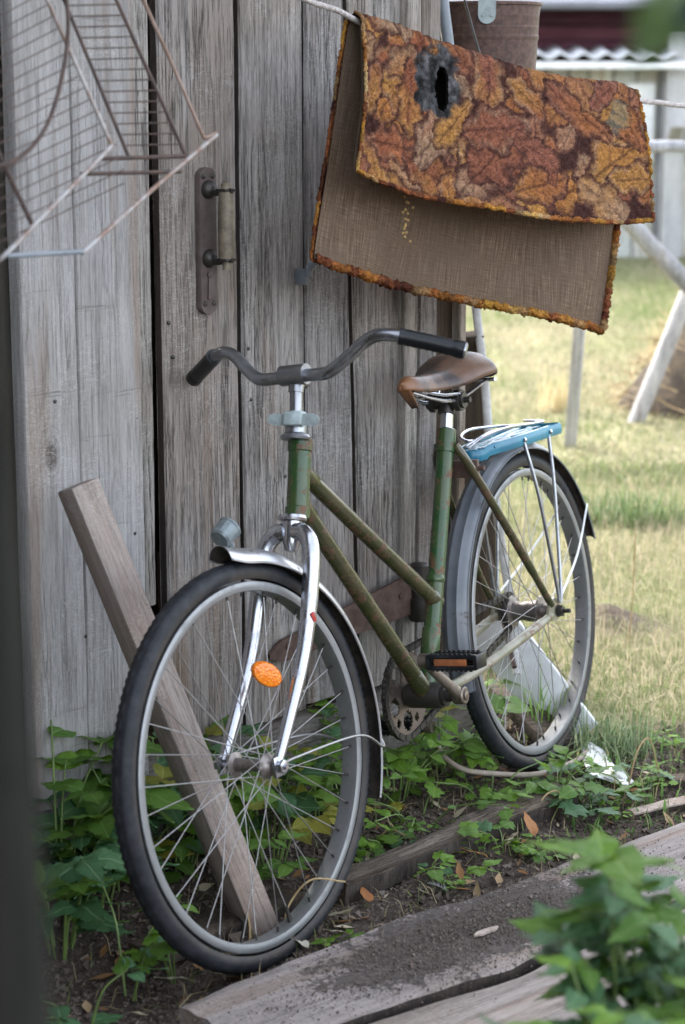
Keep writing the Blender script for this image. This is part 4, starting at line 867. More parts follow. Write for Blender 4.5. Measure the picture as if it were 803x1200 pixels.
tag(slab('white_sheet', wb_, wa, Vector((.046, -.016, .036)), Vector((0, -.006, .006)), MT['white']), 'white painted sheet lying aslant behind the rear wheel', 'sheet')
tag(slab('dark_offcut', ground(657, 873, .02), ground(590, 810, .07), Vector((.03, .03, 0)), Vector((0, 0, .014)), MT['log']), 'short dark wooden offcut behind the spokes beside the white sheet', 'offcut')
mb = MB(); rows = []
for i in range(22):
    t = i/21; cx_, cy_ = np.interp(t, [0, .5, 1], [687, 705, 738]), np.interp(t, [0, .5, 1], [872, 902, 919]); hw_ = np.interp(t, [0, .2, .6, 1], [5, 13, 15, 6])
    rows.append([ground(cx_+hw_*q, cy_-hw_*q*.35+1.0*mnoise.noise((t*5, q*2, 2)), .014+.010*mnoise.noise((t*4, q*1.6, 5))+.005*math.sin(t*9+q*2)) for q in np.linspace(-1, 1, 10)])
mb.grid(rows); o_ = mb.build('plastic_scrap', MT['white']); md = o_.modifiers.new('thickness', 'SOLIDIFY'); md.thickness = .0015; tag(o_, 'crumpled white plastic scrap on the ground just right of the rear tyre', 'scrap')
mb = MB(); mb.tube(smooth_path([ground(512, 872, .09), ground(522, 888, .075), ground(545, 902, .06), ground(585, 907, .04), ground(630, 907, .03), ground(672, 893, .02), ground(690, 880, .02)], 8), .0055, 10); tag(mb.build('hose', MT['hose']), 'thin beige hose lying on the ground under the rear tyre', 'hose')

# ------------------------------------------------------------------ wire rack hung in front of the left boards
rack = empty('wire_rack', at(130, 60, 2.8), 'rusty wire rack hanging in front of the left boards beside the door handle', 'rack')
ri = Matrix.Translation(-rack.location)
def rod(name, pts, rad, mat, k=5): mb = MB(); mb.tube([ri@p for p in (smooth_path(pts, k) if len(pts) > 2 else pts)], rad, 8); return mb.build(name, mat, rack)
def zz(x, y): return 2.62 + .0013*x - .00025*y
def rp_(x, y, dz=0): return at(x, y, zz(x, y)+dz)
rod('rod', [rp_(-40, 345), rp_(0, 305), rp_(131, 171)], .0032, MT['rackpale'])
rod('rod', [rp_(96, 297, .02), rp_(172, 228, .02), rp_(254, 158, .02)], .0034, MT['rackpale'])
rod('rod', [rp_(8, 300), rp_(97, 295, .02)], .0034, MT['pipe'])
rod('rod', [rp_(45, -24), rp_(131, 170)], .0028, MT['rackpale'])
rod('rod', [rp_(65, -25, .03), rp_(152, 186, .03)], .0026, MT['rackwire'])
rod('rod', [rp_(124, -28, .03), rp_(219, 185, .03)], .0027, MT['rackwire'])
rod('rod', [rp_(155, -29, .02), rp_(168, 0, .02), rp_(204, 80, .02), rp_(236, 154, .02), rp_(241, 161, .02), rp_(254, 156, .02)], .0027, plain('brown_wire', (.27,.19,.15), .55, col2=(.16,.09,.06)))
rod('rod', [rp_(118, 186, .03), rp_(219, 183, .03)], .0030, MT['rackwire']); rod('rod', [rp_(95, 204, .03), rp_(212, 201, .025)], .0028, MT['rackwire'])
rod('rod', [rp_(-20, 138), rp_(0, 183), rp_(40, 267)], .0034, MT['rackwire'])
rod('rod', [rp_(72, -30, -.03), rp_(80, 20, -.03), rp_(75, 80, -.03), rp_(56, 145, -.03), rp_(24, 184, -.03), rp_(-20, 200, -.03)], .0030, MT['rackwire'])
for i in range(15):
    y = -8+12.6*i; x0 = 75+(y/186)*78; x1 = 136+(y/186)*84
    rod('wire', [rp_(x0, y+2, .03), rp_(x1, y+.5, .03)], .0011, MT['rackwire'])
for i in range(17):
    y = 12+16.5*i; xs_ = 0; xe = min(62+.40*max(0, y-40), 145)
    rod('wire', [rp_(-30, y+22, -.01), rp_(xe, y-.42*xe, .02)], .0009, MT['rackwire'])
rod('hanger', [rp_(65, -25, .03), rp_(90, -70, .1), WP(-.05, 2.2, .05)], .003, MT['black_iron'])
rod('hanger', [rp_(155, -29, .02), rp_(130, -70, .1), WP(-.05, 2.2, .05)], .003, MT['black_iron'])
for a, b in (((45, -24), (65, -25)), ((65, -25), (124, -28)), ((124, -28), (155, -29))): rod('rod', [rp_(*a, .02), rp_(*b, .03)], .003, MT['rackwire'])

# ------------------------------------------------------------------ timber: leaning beam, near post, ground log, walkway planks
bt_, bb_ = at(91, 568, 3.33), ground(306, 1097, -.01)
ax = (bt_-bb_).normalized(); wv = (Vector((.86, .51, 0)) - ax*Vector((.86, .51, 0)).dot(ax)).normalized()
beam = slab('beam', bb_, bt_, wv*.0265, ax.cross(wv)*.034, MT['beam'], bev=.004); tag(beam, 'pale square wooden beam leaning against the shed behind the front wheel', 'beam')
ta_, tb_ = at(2, 200, .86), at(78, 1300, .82); 
pdir = (tb_-ta_).normalized(); k_ = (ta_.z+.02)/(-pdir.z); foot = ta_+pdir*k_
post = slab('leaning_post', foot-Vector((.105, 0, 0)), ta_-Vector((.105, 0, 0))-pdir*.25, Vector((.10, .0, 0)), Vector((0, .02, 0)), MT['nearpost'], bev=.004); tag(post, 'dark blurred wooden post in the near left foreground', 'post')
def timber(name, far, near, z, thick, mat, label, cat, n=90, wob=.003, seed=1, m_=9):
    """a plank lying on the ground; far and near are its two long edges as world points from left to right"""
    a = [Vector(p) for p in far]; b = [Vector(p) for p in near]
    ax = (a[-1]-a[0]); ax.z = 0; ax.normalize(); ay = Vector((-ax.y, ax.x, 0)); org = a[0].copy(); org.z = 0
    fa = sorted([((p-org).dot(ax), (p-org).dot(ay)) for p in a]); fb = sorted([((p-org).dot(ax), (p-org).dot(ay)) for p in b])
    x0, x1 = fa[0][0], max(fa[-1][0], fb[-1][0])
    xs_ = np.linspace(x0, x1, n); ya = np.interp(xs_, *zip(*fa)); yb = np.interp(xs_, *zip(*fb)); rows = []
    for i, x in enumerate(xs_):
        e0 = .005*mnoise.noise((x*14, seed, 0)); e1__ = .005*mnoise.noise((x*14, seed, 7)); y1, y0 = ya[i]+e0, yb[i]+e1__; row = [(x, y0+.003, 0), (x, y0, z-.006)]
        jag = .012*mnoise.noise((seed*3, x*0, 1)) if i in (0, n-1) else 0
        for k in range(m_+1):
            t = k/m_; y = y0+(y1-y0)*(.015+.97*t); row.append((x+(.018*mnoise.noise((y*40, seed, 3)) if i in (0, n-1) else 0), y, z + wob*mnoise.noise((x*3, y*30, seed)) + .0016*mnoise.noise((x*11, y*90, seed)) - .003*(abs(2*t-1)**6)))
        row += [(x, y1, z-.007), (x, y1-.003, 0)]; rows.append(row)
    mb = MB(); mb.grid(rows, flip=True)
    for e in (0, -1): mb.add(rows[e], [tuple(range(len(rows[e]))) if e else tuple(range(len(rows[e])-1, -1, -1))])
    nc = len(rows[0])-1; mb.mi = [1 if (i < (n-1)*nc and i % nc in (0, nc-1)) else 0 for i in range(len(mb.f))]  # side faces take the dark edge colour that paints shade into plank gaps
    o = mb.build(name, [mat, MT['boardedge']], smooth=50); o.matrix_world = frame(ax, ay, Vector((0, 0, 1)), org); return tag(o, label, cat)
ZP = .055
far1 = [(210, 1178), (270, 1150), (340, 1124), (405, 1101), (470, 1073), (534, 1056), (600, 1034), (660, 1009), (717, 992), (803, 961), (900, 926), (1080, 862)]
gap1 = [(228, 1262), (300, 1233), (400, 1195), (470, 1171), (540, 1149), (600, 1131), (640, 1112), (720, 1080), (803, 1047), (920, 1000), (1120, 922)]
# walkway plank material: grey wood with a dried spill of soil
pm = MT['plank']; nt = pm.node_tree; bs_ = nt.nodes['Principled BSDF']; src = bs_.inputs['Base Color'].links[0].from_socket
class _W(NT):
    def __init__(s, mm): s.m = mm; s.t = mm.node_tree; s.b = s.t.nodes['Principled BSDF']; s.out = s.t.nodes['Material Output']
pw = _W(pm); geo = pw.n('NewGeometry').outputs['Position']
pc = ground(560, 1085, ZP)
df_ = pw.n('VectorMath', {0: geo, 1: tuple(pc)}, operation='SUBTRACT').outputs[0]
rotd = pw.n('VectorRotate', {'Vector': df_, 'Axis': (0, 0, 1), 'Angle': -math.atan2(.84, .93)}).outputs[0]
dist = pw.n('VectorMath', {0: pw.n('VectorMath', {0: rotd, 1: (2.6, 7.2, 0)}, operation='MULTIPLY').outputs[0]}, operation='LENGTH').outputs['Value']
nn1 = pw.noise(geo, 22, 6, .65); nn2 = pw.noise(geo, 120, 5, .7)
msk = pw.fr(pw.math('ADD', pw.math('ADD', dist, pw.math('MULTIPLY', nn1, 1.3)), pw.math('MULTIPLY', nn2, .9)), 1.85, 2.02, 1, 0)
soilc = pw.ramp(nn2, [(.35, (.030,.025,.022)), (.6, (.095,.080,.070))])
nt.links.new(pw.mix(pw.math('MULTIPLY', msk, .88), src, soilc), bs_.inputs['Base Color'])
plank1 = timber('walkway_plank', [ground(x, y, ZP) for x, y in far1], [ground(x, y, ZP) for x, y in gap1], ZP, .05, pm, 'wide grey walkway plank with a spill of dark soil, next to the front tyre', 'plank', seed=2, wob=.005)
gap2 = [(x+6, y+11) for x, y in gap1]; near2 = [(430, 1420), (500, 1385), (600, 1335), (803, 1240), (1000, 1150), (1250, 1040)]
plank2 = timber('walkway_plank', [ground(x, y, ZP-.006) for x, y in gap2], [ground(x, y, ZP-.006) for x, y in near2], ZP-.006, .05, pm, 'grey walkway plank nearest the camera, partly under the blurred plant', 'plank', seed=5, wob=.005)
ZL = .042
timber('ground_timber', [ground(x, y, ZL) for x, y in [(372, 1023), (430, 1004), (500, 975), (560, 950), (610, 931), (648, 915)]], [ground(x, y, ZL) for x, y in [(372, 1050), (430, 1026), (500, 996), (560, 972), (610, 952), (664, 931)]], ZL, .05, MT['log'], 'half-buried old timber on the earth between the two wheels', 'timber', seed=9, wob=.013)
timber('ground_timber', [ground(x, y, .03) for x, y in [(150, 1102), (200, 1084), (260, 1062), (330, 1036)]], [ground(x, y, .03) for x, y in [(150, 1130), (200, 1112), (262, 1086), (335, 1058)]], .03, .05, MT['darkwood'], 'half-buried dark timber on the earth behind the front wheel', 'timber', seed=12, wob=.008)
timber('wood_offcut', [ground(x, y, .022) for x, y in [(732, 947), (770, 938), (803, 930), (860, 914)]], [ground(x, y, .022) for x, y in [(735, 954), (770, 946), (803, 939), (860, 924)]], .022, .02, MT['beam'], 'pale split wood piece on the earth at the right edge, just above the walkway', 'offcut', seed=14, n=24, m_=4)
timber('wood_offcut', [ground(x, y, .02) for x, y in [(750, 905), (780, 905), (840, 904)]], [ground(x, y, .02) for x, y in [(752, 914), (780, 914), (840, 914)]], .02, .02, MT['log'], 'dark split wood piece on the earth right of the white plastic scrap', 'offcut', seed=15, n=24, m_=4)

# ------------------------------------------------------------------ background: low outbuilding, leaning boards, trestle, brush heap
DB = 15.5
def bgp(px, py, z=DB): return at(px, py, z)
hx0, hx1 = -1.6, 2.60; yb_ = 16.2
out = empty('outbuilding', (1.0, yb_, 0), 'low pale plank outbuilding with maroon boards and a grey roof across the lawn', 'outbuilding')
def ob(name, c, size, mat, rot=None, bev=.01): mb = MB(); mb.box(Vector(c)-Vector((1.0, yb_, 0)), size, rot, bev); return mb.build(name, mat, out)
MT['maroon'] = wood('maroon_boards', (.035,.012,.020), (.075,.026,.040), (.12,.045,.06), 'x', warm=(.06,.02,.025), knots=False)
MT['roofgrey'] = plain('grey_roof_sheet', (.15,.155,.185), .5, sc_=3, bump=.1, col2=(.12,.125,.15))
MT['pale'] = wood('whitewashed_boards', (.34,.36,.34), (.50,.52,.49), (.66,.67,.65), 'z', warm=(.36,.30,.22), knots=False, bstr=.3)
x = -1.6; i = 0; rn = random.Random(3)
while x < 4.6:
    w_ = .15+rn.random()*.05; ob('plank', (x+w_/2, yb_+.02*rn.random(), .76), (w_-.012, .03, 1.52), MT['pale'] if i % 5 != 3 else MT['farwood']); x += w_; i += 1
for k in range(3): ob('maroon_board', (.9, yb_+.25, 1.665+.118*k), (5.3, .03, .110), MT['maroon'])
ob('inner_wall', (1.5, yb_+.35, 1.0), (6.1, .03, 2.0), MT['darkwood'])
ob('gutter', (1.1, yb_-.32, 1.525), (4.6, .09, .055), MT['white'])
mb = MB(); rows = []
for q in range(2):
    rows.append([((-1.5+4.1*k/220)-1.0, (-.36 if q == 0 else .22), 1.60+.07*q+.020*math.cos(k*2*math.pi/9.5)) for k in range(221)])
mb.grid(rows); o_ = mb.build('corrugated_sheet', plain('white_corrugated', (.62,.62,.64), .5, col2=(.45,.46,.47)), out); md = o_.modifiers.new('thickness', 'SOLIDIFY'); md.thickness = .012
rotr = Matrix.Rotation(R(20), 3, 'X')
ob('roof', (1.1, yb_+1.15, 2.46), (6.0, 2.9, .04), MT['roofgrey'], rotr)
ob('roof_edge', (1.1, yb_-.22, 1.985), (6.0, .05, .05), MT['roofgrey'])
ob('corner_post', (2.62, yb_-.12, .9), (.16, .16, 1.8), MT['farwood'])
ob('white_panel', (2.36, yb_-.05, 1.08), (.22, .03, .62), MT['white'])
ob('brown_patch', (1.45, yb_-.05, 1.22), (.5, .03, .14), MT['rust'])
for k, (xa, xb) in enumerate([(783, 752), (801, 772), (822, 795), (846, 818), (872, 842)]):
    a, b = ground(xb, 282+3*k, 0), at(xa+12, 148, 15.3)
    tag(slab('leaning_plank', a, b, Vector((.055, 0, 0)), Vector((0, .012, 0)), MT['farwood']), ['pale plank leaning on the outbuilding, leftmost of a row seen right of the carpet', 'pale plank leaning on the outbuilding, second from the left of a row', 'pale plank leaning on the outbuilding at the right edge of the photo', 'pale plank leaning on the outbuilding beyond the right edge', 'pale plank leaning on the outbuilding, farthest right of the row'][k], 'plank', 'planks leaning on the outbuilding')
tr = empty('trestle', ground(745, 495), 'grey pole trestle standing on the lawn at the right edge', 'trestle'); tl_ = tr.location.copy()
def pole(a, b, r0, r1, mat, name='pole'):
    mb = MB(); a, b = a-tl_, b-tl_; pts = [a.lerp(b, t)+Vector((.006*mnoise.noise((t*4, r0*90, 1)), 0, .006*mnoise.noise((t*4, r0*70, 5)))) for t in np.linspace(0, 1, 12)]
    mb.tube(pts, [r0+(r1-r0)*i/11 for i in range(12)], 12); return mb.build(name, mat, tr)
MT['polegrey'] = wood('silvery_pole', (.16,.16,.17), (.33,.33,.35), (.50,.50,.51), 'z', warm=(.27,.25,.23), warmth=.2, knots=False)
pole(ground(744, 500, -.02), at(842, 252, 8.30), .036, .034, MT['polegrey'])
pole(at(716, 238, 7.7), at(842, 372, 7.95), .036, .036, MT['polegrey'])
pole(at(694, 171, 7.52), at(840, 172, 8.3), .023, .024, MT['polegrey'], 'rail')
pole(at(842, 252, 8.3), at(842, 170, 8.3), .03, .03, MT['polegrey'])
pst = slab('fence_post', ground(667, 538, -.05), at(697, 158, 7.46), Vector((.019, -.008, 0)), Vector((.008, .018, 0)), MT['polegrey']); tag(pst, 'slim grey post standing on the lawn above the rear mudguard', 'post')
gb = ground(826, 484); mb = MB(); rows = []
for i in range(13):
    t = i/12; rr = (1-t)**.7; rows.append([(gb.x+.12+(.46+.08*mnoise.noise((math.cos(a)*1.5, math.sin(a)*1.5, t*3)))*rr*math.cos(a), gb.y+.15+(.42+.08*mnoise.noise((math.cos(a)*2, math.sin(a)*2, t*2+4)))*rr*math.sin(a), t*.62-.02) for a in np.linspace(0, 2*math.pi, 25)])
mb.grid(rows); heap = mb.build('brush_heap', plain('dark_brush', (.075,.055,.035), .95, sc_=14, bump=1.0, col2=(.03,.023,.017))); tag(heap, 'heap of dark brush and dry straw under the trestle', 'heap')
mb = MB(); rn = random.Random(9)
for i in range(900):
    a, t = rn.uniform(0, 6.28), rn.random()**1.2; rr = (1-t)**.7*.5; p = Vector((gb.x+.12+rr*math.cos(a), gb.y+.15+rr*.92*math.sin(a), t*.62)); v = Vector((rn.gauss(0, 1), rn.gauss(0, 1), rn.gauss(.2, .6))).normalized()*rn.uniform(.08, .22); n_ = Vector((rn.gauss(0, 1), rn.gauss(0, 1), rn.gauss(0, 1))).normalized()*.004
    mb.add([p-n_, p+n_, p+v], [(0, 1, 2)])
o_ = mb.build('straw', MT['drystem'], heap); o_['kind'] = 'stuff'

# ------------------------------------------------------------------ grass (stuff), straw and earth crumbs
def blades(name, x, y, hgt, wid, lean, col, base_z, curl=.35):
    n = len(x); a = rng.uniform(0, 2*np.pi, n); la = rng.uniform(0, 2*np.pi, n); ln = np.abs(rng.normal(0, 1, n))*lean
    wx, wy = np.cos(a)*wid/2, np.sin(a)*wid/2; lx, ly = np.cos(la)*hgt*np.sin(ln), np.sin(la)*hgt*np.sin(ln); hz = hgt*np.cos(np.clip(ln, 0, 1.5))
    b = np.stack([x, y, base_z], -1); W = np.stack([wx, wy, 0*wx], -1); M1 = b+np.stack([lx*.42, ly*.42, hz*.60], -1); Tp = b+np.stack([lx*1.15, ly*1.15, hz*(1-curl*np.minimum(ln, 1))], -1)
    V = np.stack([b-W, b+W, M1+W*.8, M1-W*.8, Tp], 1).reshape(-1, 3); k = np.arange(n)[:, None]*5
    F = np.concatenate([k+[0, 1, 2], k+[0, 2, 3], k+[3, 2, 4]], 1).reshape(-1, 3)
    shade = np.repeat(col, 5, 0)
    o = npmesh(name, V, F, GRASS, col=shade); o['kind'] = 'stuff'; return o
GRASS = toned('grass_blades', .6, trans=.35)
def grass_col(x, y, dry=.55):
    n = len(x); p = .40+.5*wavy(x, y, 4.0); q = .5+.5*wavy(x+9, y, 1.1); f = np.clip(np.asarray(dry)+.75*(p-.5)+.6*(q-.5)+rng.normal(0, .22, n), 0, 1)[:, None]
    return (np.array([.135,.19,.060])*(1-f)+np.array([.39,.345,.235])*f)*rng.uniform(.75, 1.2, n)[:, None]
def scatter(n, x0, x1, y0, y1, dens): x, y = rng.uniform(x0, x1, n), rng.uniform(y0, y1, n); k = rng.random(n) < dens(x, y); return x[k], y[k]
infr = lambda x, y: (x > -.2) & (x < .24*y+.45)
x, y = scatter(190000, .3, 2.4, 4.0, 7.4, lambda x, y: np.where(infr(x, y), grassy(x, y)*(.35+.65*(.5+.5*wavy(x, y, 4))), 0)); blades('grass', x, y, rng.uniform(.012, .036, len(x)), rng.uniform(.0016, .0030, len(x)), .85, grass_col(x, y, .12+.28*sstep(4.6, 5.6, y)), height(x, y)-.002)
x, y = scatter(150000, .2, 4.6, 7.0, 16.2, lambda x, y: np.where(infr(x, y), .75, 0)); blades('grass', x, y, rng.uniform(.018, .05, len(x)), rng.uniform(.005, .010, len(x)), .8, grass_col(x, y, .55), height(x, y)*(np.abs(x) < 14)-.002)
x, y = scatter(10000, .3, 2.2, 4.05, 7.0, lambda x, y: np.where(infr(x, y), grassy(x, y), 0)); blades('cut_straw', x, y, rng.uniform(.03, .10, len(x)), rng.uniform(.0016, .003, len(x)), 1.35, np.tile([.42,.36,.24], (len(x), 1))*rng.uniform(.6, 1.15, len(x))[:, None], height(x, y)+.008)
def tuft(px, py, n, hmin, hmax, spread, wid, c0, c1, label, cat='grass tuft', lean=.75):
    p = ground(px, py); r_ = np.sqrt(rng.random(n))*spread; a = rng.uniform(0, 6.28, n); x, y = p.x+r_*np.cos(a), p.y+r_*np.sin(a)*.8; f = rng.random(n)[:, None]
    o = blades('grass_tuft', x, y, rng.uniform(hmin, hmax, n), rng.uniform(wid*.6, wid, n), lean, np.array(c0)*(1-f)+np.array(c1)*f, height(x, y)-.002, .9); del o['kind']; tag(o, label, cat)
tuft(716, 880, 300, .06, .15, .09, .0040, (.10,.17,.07), (.30,.36,.20), 'long grey green grass tuft right of the rear tyre', lean=1.15)
tuft(740, 612, 420, .07, .17, .17, .006, (.075,.125,.05), (.16,.21,.08), 'dark green grass tuft on the lawn level with the rear hub', lean=1.15)
tuft(742, 560, 260, .05, .10, .2, .006, (.12,.16,.06), (.20,.23,.10), 'green grass tuft on the lawn just right of the rear mudguard tip', lean=1.2)
tuft(640, 866, 30, .08, .20, .05, .005, (.14,.28,.05), (.28,.38,.10), 'upright fresh grass tuft behind the bottom of the rear wheel', lean=.30)
tuft(652, 482, 60, .10, .24, .08, .008, (.40,.33,.18), (.52,.44,.26), 'dry straw coloured tuft beside the slim grey post', lean=.22)
tuft(788, 430, 120, .15, .4, .12, .008, (.34,.27,.15), (.50,.42,.25), 'dry straw coloured tuft on the brush heap', lean=.5)
tuft(540, 862, 90, .06, .20, .06, .004, (.12,.24,.05), (.22,.32,.08), 'fresh green grass tuft under the chain of the bicycle', lean=.35)
# crumbs of earth and litter on the bare ground
n = 60000; x, y = rng.uniform(-.75, 1.1, n), rng.uniform(2.6, 4.5, n); off_ = wall_off(x, y); k = (grassy(x, y) < .35) & (off_ > -.05); x, y = x[k], y[k]; n = len(x)
tet = np.array([(1,1,1), (1,-1,-1), (-1,1,-1), (-1,-1,1)])*.6; sz = rng.gamma(1.6, .0013, n)+.0010
V = (tet[None]*sz[:, None, None]*rng.uniform(.5, 1.4, (n, 4, 3)) + rng.normal(0, .25, (n, 4, 3))*sz[:, None, None] + np.stack([x, y, height(x, y)+sz*.15], -1)[:, None]).reshape(-1, 3)
F = (np.arange(n)[:, None, None]*4+np.array([(0,1,2), (0,3,1), (0,2,3), (1,3,2)])[None]).reshape(-1, 3)
f = rng.random(n)[:, None]; cc = np.array([.045,.035,.029])*(1-f)+np.array([.17,.138,.115])*f; EARTH = toned('earth_crumbs', .95, spec=.1)
o_ = npmesh('earth_crumbs', V, F, EARTH, col=np.repeat(cc, 4, 0), smooth=False); o_['kind'] = 'stuff'
n = 14000; ex, ey = Vector((.755, .656)), Vector((-.656, .755)); q = rng.normal(0, 1, (n, 2))*np.array([.20, .055]); pc2 = ground(570, 1090, ZP); x = pc2.x+q[:,0]*ex.x+q[:,1]*ey.x; y = pc2.y+q[:,0]*ex.y+q[:,1]*ey.y
sz = rng.gamma(1.5, .00045, n)+.0005; V = (tet[None]*sz[:, None, None]*rng.uniform(.5, 1.4, (n, 4, 3)) + np.stack([x, y, np.full(n, ZP+.001)+sz*.3], -1)[:, None]).reshape(-1, 3); F = (np.arange(n)[:, None, None]*4+np.array([(0,1,2), (0,3,1), (0,2,3), (1,3,2)])[None]).reshape(-1, 3)
f = rng.random(n)[:, None]; o_ = npmesh('soil_crumbs', V, F, EARTH, col=np.repeat(np.array([.055,.043,.036])*(1-f)+np.array([.16,.13,.11])*f, 4, 0), smooth=False); o_['kind'] = 'stuff'
x, y = scatter(5200, -.6, 1.0, 2.85, 4.4, lambda x, y: np.where((grassy(x, y) < .5) & (wall_off(x, y) > .0), .5+.5*wavy(x, y, 9), 0)); blades('litter', x, y, rng.uniform(.015, .06, len(x)), rng.uniform(.0012, .0035, len(x)), 1.4, np.where(rng.random((len(x), 1)) < .3, np.array([[.20,.24,.08]]), np.array([[.40,.32,.19]]))*rng.uniform(.4, 1.2, len(x))[:, None], height(x, y)+.004)
x, y = scatter(2600, .15, 1.0, 3.6, 4.3, lambda x, y: np.where((grassy(x, y) < .6) & (wall_off(x, y) > .0), (.5+.5*wavy(x, y, 7))**2, 0)); blades('small_weeds', x, y, rng.uniform(.015, .045, len(x)), rng.uniform(.003, .008, len(x)), .9, np.tile([.12,.21,.06], (len(x), 1))*rng.uniform(.5, 1.5, len(x))[:, None], height(x, y))

# ------------------------------------------------------------------ plants: a stem part and one object per leaf
def leaf_mesh(name, kind, seed):
    rn = random.Random(seed); out_ = []
    N = 24 if kind in ('ovate', 'nettle') else 13
    for i in range(N+1):
        t = i/N
        if kind == 'ovate': wd = .34*math.sin(math.pi*min(1, t**.72))**.85*(1-.15*t)
        elif kind == 'lobed': wd = (.42*math.sin(math.pi*t**.8)**.7)*(1+.28*math.sin(t*19))
        elif kind == 'nettle': wd = .27*math.sin(math.pi*t**.62)**.9*(1.12-.45*t)
        else: wd = .24*math.sin(math.pi*t**.8)
        if kind in ('ovate', 'nettle'): wd *= 1+(.085 if i % 2 else -.05)
        elif kind == 'lobed': wd *= 1+(.12 if i % 2 else -.06)
        out_.append((t, max(.004, wd)))
    mb = MB(); rows = []
    for t, wd in out_:
        z = -.22*t*t + .03*math.sin(t*7); row = []
        for q in (-1, -.55, 0, .55, 1):
            row.append((wd*q, t-abs(q)*.03, z + .10*abs(q)*wd*2 - .14*q*q*wd + .014*math.sin(t*21+q*4)))
        rows.append(row)
    mb.grid(rows); o = mb.build(name, MT['leafA'], smooth=80); me = o.data; bpy.data.objects.remove(o); return me
LM = {}
for kd in ('ovate', 'lobed', 'lance', 'nettle'):
    for mt in ('leafA', 'leafB', 'leafC', 'leafY', 'leafD', 'leafO'):
        me = leaf_mesh('leaf', kd, 3); me.materials.clear(); me.materials.append(MT[mt]); LM[kd, mt] = me
def leaf(parent, kind, mt, p, dirv, size, roll, name='leaf', up=Vector((0,0,1)), wide=1.0):
    o = bpy.data.objects.new(name, LM[kind, mt]); COL.objects.link(o); o.parent = parent
    y = Vector(dirv).normalized(); x = y.cross(up)
    if x.length < .05: x = Vector((1, 0, 0))
    x.normalize(); z = x.cross(y); M = frame(x, y, z, p) @ Matrix.Rotation(roll, 4, 'Y') @ Matrix.Diagonal((size*wide, size, size, 1)); o.matrix_basis = M; return o
def plant(px, py, label, stems, seed, mats, kind='ovate', size=.06, hgt=.2, spread=.12, nleaf=5, z=0.0, name='leafy_plant', lean=(0, 0), dry=False, loc=None, trifol=True, rad=.0022, cat='plant', hv=(.55, 1.1), tr=(.25, .95)):
    rn = random.Random(seed); p_ = Vector(loc) if loc is not None else ground(px, py, z)
    if wall_s(p_.x, p_.y) < .90 and wall_off(p_.x, p_.y) < .15: p_ = p_ + WN*(.15-wall_off(p_.x, p_.y))      # keep it in front of the sill
    root = empty(name, p_, label, cat); mb = MB()
    for s_ in range(stems):
        a = rn.uniform(0, 6.28); h = hgt*rn.uniform(*hv); sp = spread*rn.uniform(.35, 1.0); b0 = Vector((math.cos(a), math.sin(a), 0))*spread*.12
        tip = b0+Vector((math.cos(a)*sp+lean[0]*h, math.sin(a)*sp+lean[1]*h, h)); mid_ = b0.lerp(tip, .5)+Vector((0, 0, h*.18)) - Vector((math.cos(a), math.sin(a), 0))*sp*.12
        pth = smooth_path([b0-Vector((0, 0, .015)), mid_, tip], 5); mb.tube(pth, [rad*(1-.5*i/len(pth)) for i in range(len(pth))], 6)
        mt = rn.choice(mats); fw = Vector((math.cos(a), math.sin(a), rn.uniform(-.1, .35)))
        for j in range(nleaf):
            if trifol and j < 3:
                da = (0, 1.15, -1.15)[j]+rn.uniform(-.2, .2); dv = Matrix.Rotation(da, 3, 'Z') @ fw; pos = tip - Vector((0, 0, .004)) + (dv.normalized()*.012 if j else Vector())
            else:
                t = rn.uniform(*tr); pos = pth[int(t*(len(pth)-1))]; dv = Matrix.Rotation(rn.uniform(-2, 2), 3, 'Z') @ fw; dv.z = rn.uniform(-.2, .5)
            leaf(root, kind if kind != 'mix' else rn.choice(('ovate', 'nettle', 'nettle', 'lobed', 'lance')), mt if rn.random() < .75 else rn.choice(mats), pos, dv, size*rn.uniform(.6, 1.25), rn.uniform(-.5, .5))
    mb.build('stem', MT['drystem'] if dry else MT['stem'], root, smooth=60); return root
AB, BC = ['leafA', 'leafB', 'leafA'], ['leafA', 'leafC', 'leafC']
plant(66, 1078, 'tall broad leaved green plant by the shed wall, left of the front tyre', 11, 11, AB, kind='ovate', size=.095, hgt=.33, spread=.15, nleaf=6, rad=.0026)
plant(112, 1068, 'low bluish green leafy plant in front of the left boards', 16, 12, ['leafB', 'leafA', 'leafB', 'leafB'], kind='nettle', size=.085, hgt=.20, spread=.16, nleaf=6)
plant(72, 1112, 'dark green leafy plant at the left edge beside the near post', 12, 19, ['leafB', 'leafB', 'leafA'], kind='nettle', size=.08, hgt=.20, spread=.14, nleaf=6)
plant(150, 1052, 'yellowing leafy plant against the shed wall at the left of the front tyre', 9, 13, ['leafA', 'leafY', 'leafA', 'leafC'], kind='ovate', size=.08, hgt=.25, spread=.13, nleaf=5)
plant(205, 1030, 'dark green leafy plant behind the left spokes of the front wheel', 14, 14, AB, kind='mix', size=.060, hgt=.22, spread=.16, nleaf=6)
plant(255, 1012, 'climbing leafy plant around the wooden beam inside the front wheel', 13, 15, ['leafA', 'leafB', 'leafC', 'leafY'], kind='mix', size=.055, hgt=.22, spread=.14, nleaf=6)
plant(318, 1015, 'bright leafy plant behind the lower spokes of the front wheel', 13, 16, ['leafA', 'leafC', 'leafB', 'leafY'], kind='ovate', size=.062, hgt=.21, spread=.14, nleaf=6)
plant(290, 1050, 'low bluish leafy plant just behind the lowest spokes of the front wheel', 8, 41, ['leafB', 'leafA', 'leafB'], kind='mix', size=.050, hgt=.13, spread=.10, nleaf=5)
plant(372, 975, 'small leaved plant growing along the sill behind the front wheel spokes', 12, 17, ['leafB', 'leafA', 'leafC'], kind='mix', size=.042, hgt=.20, spread=.19, nleaf=7)
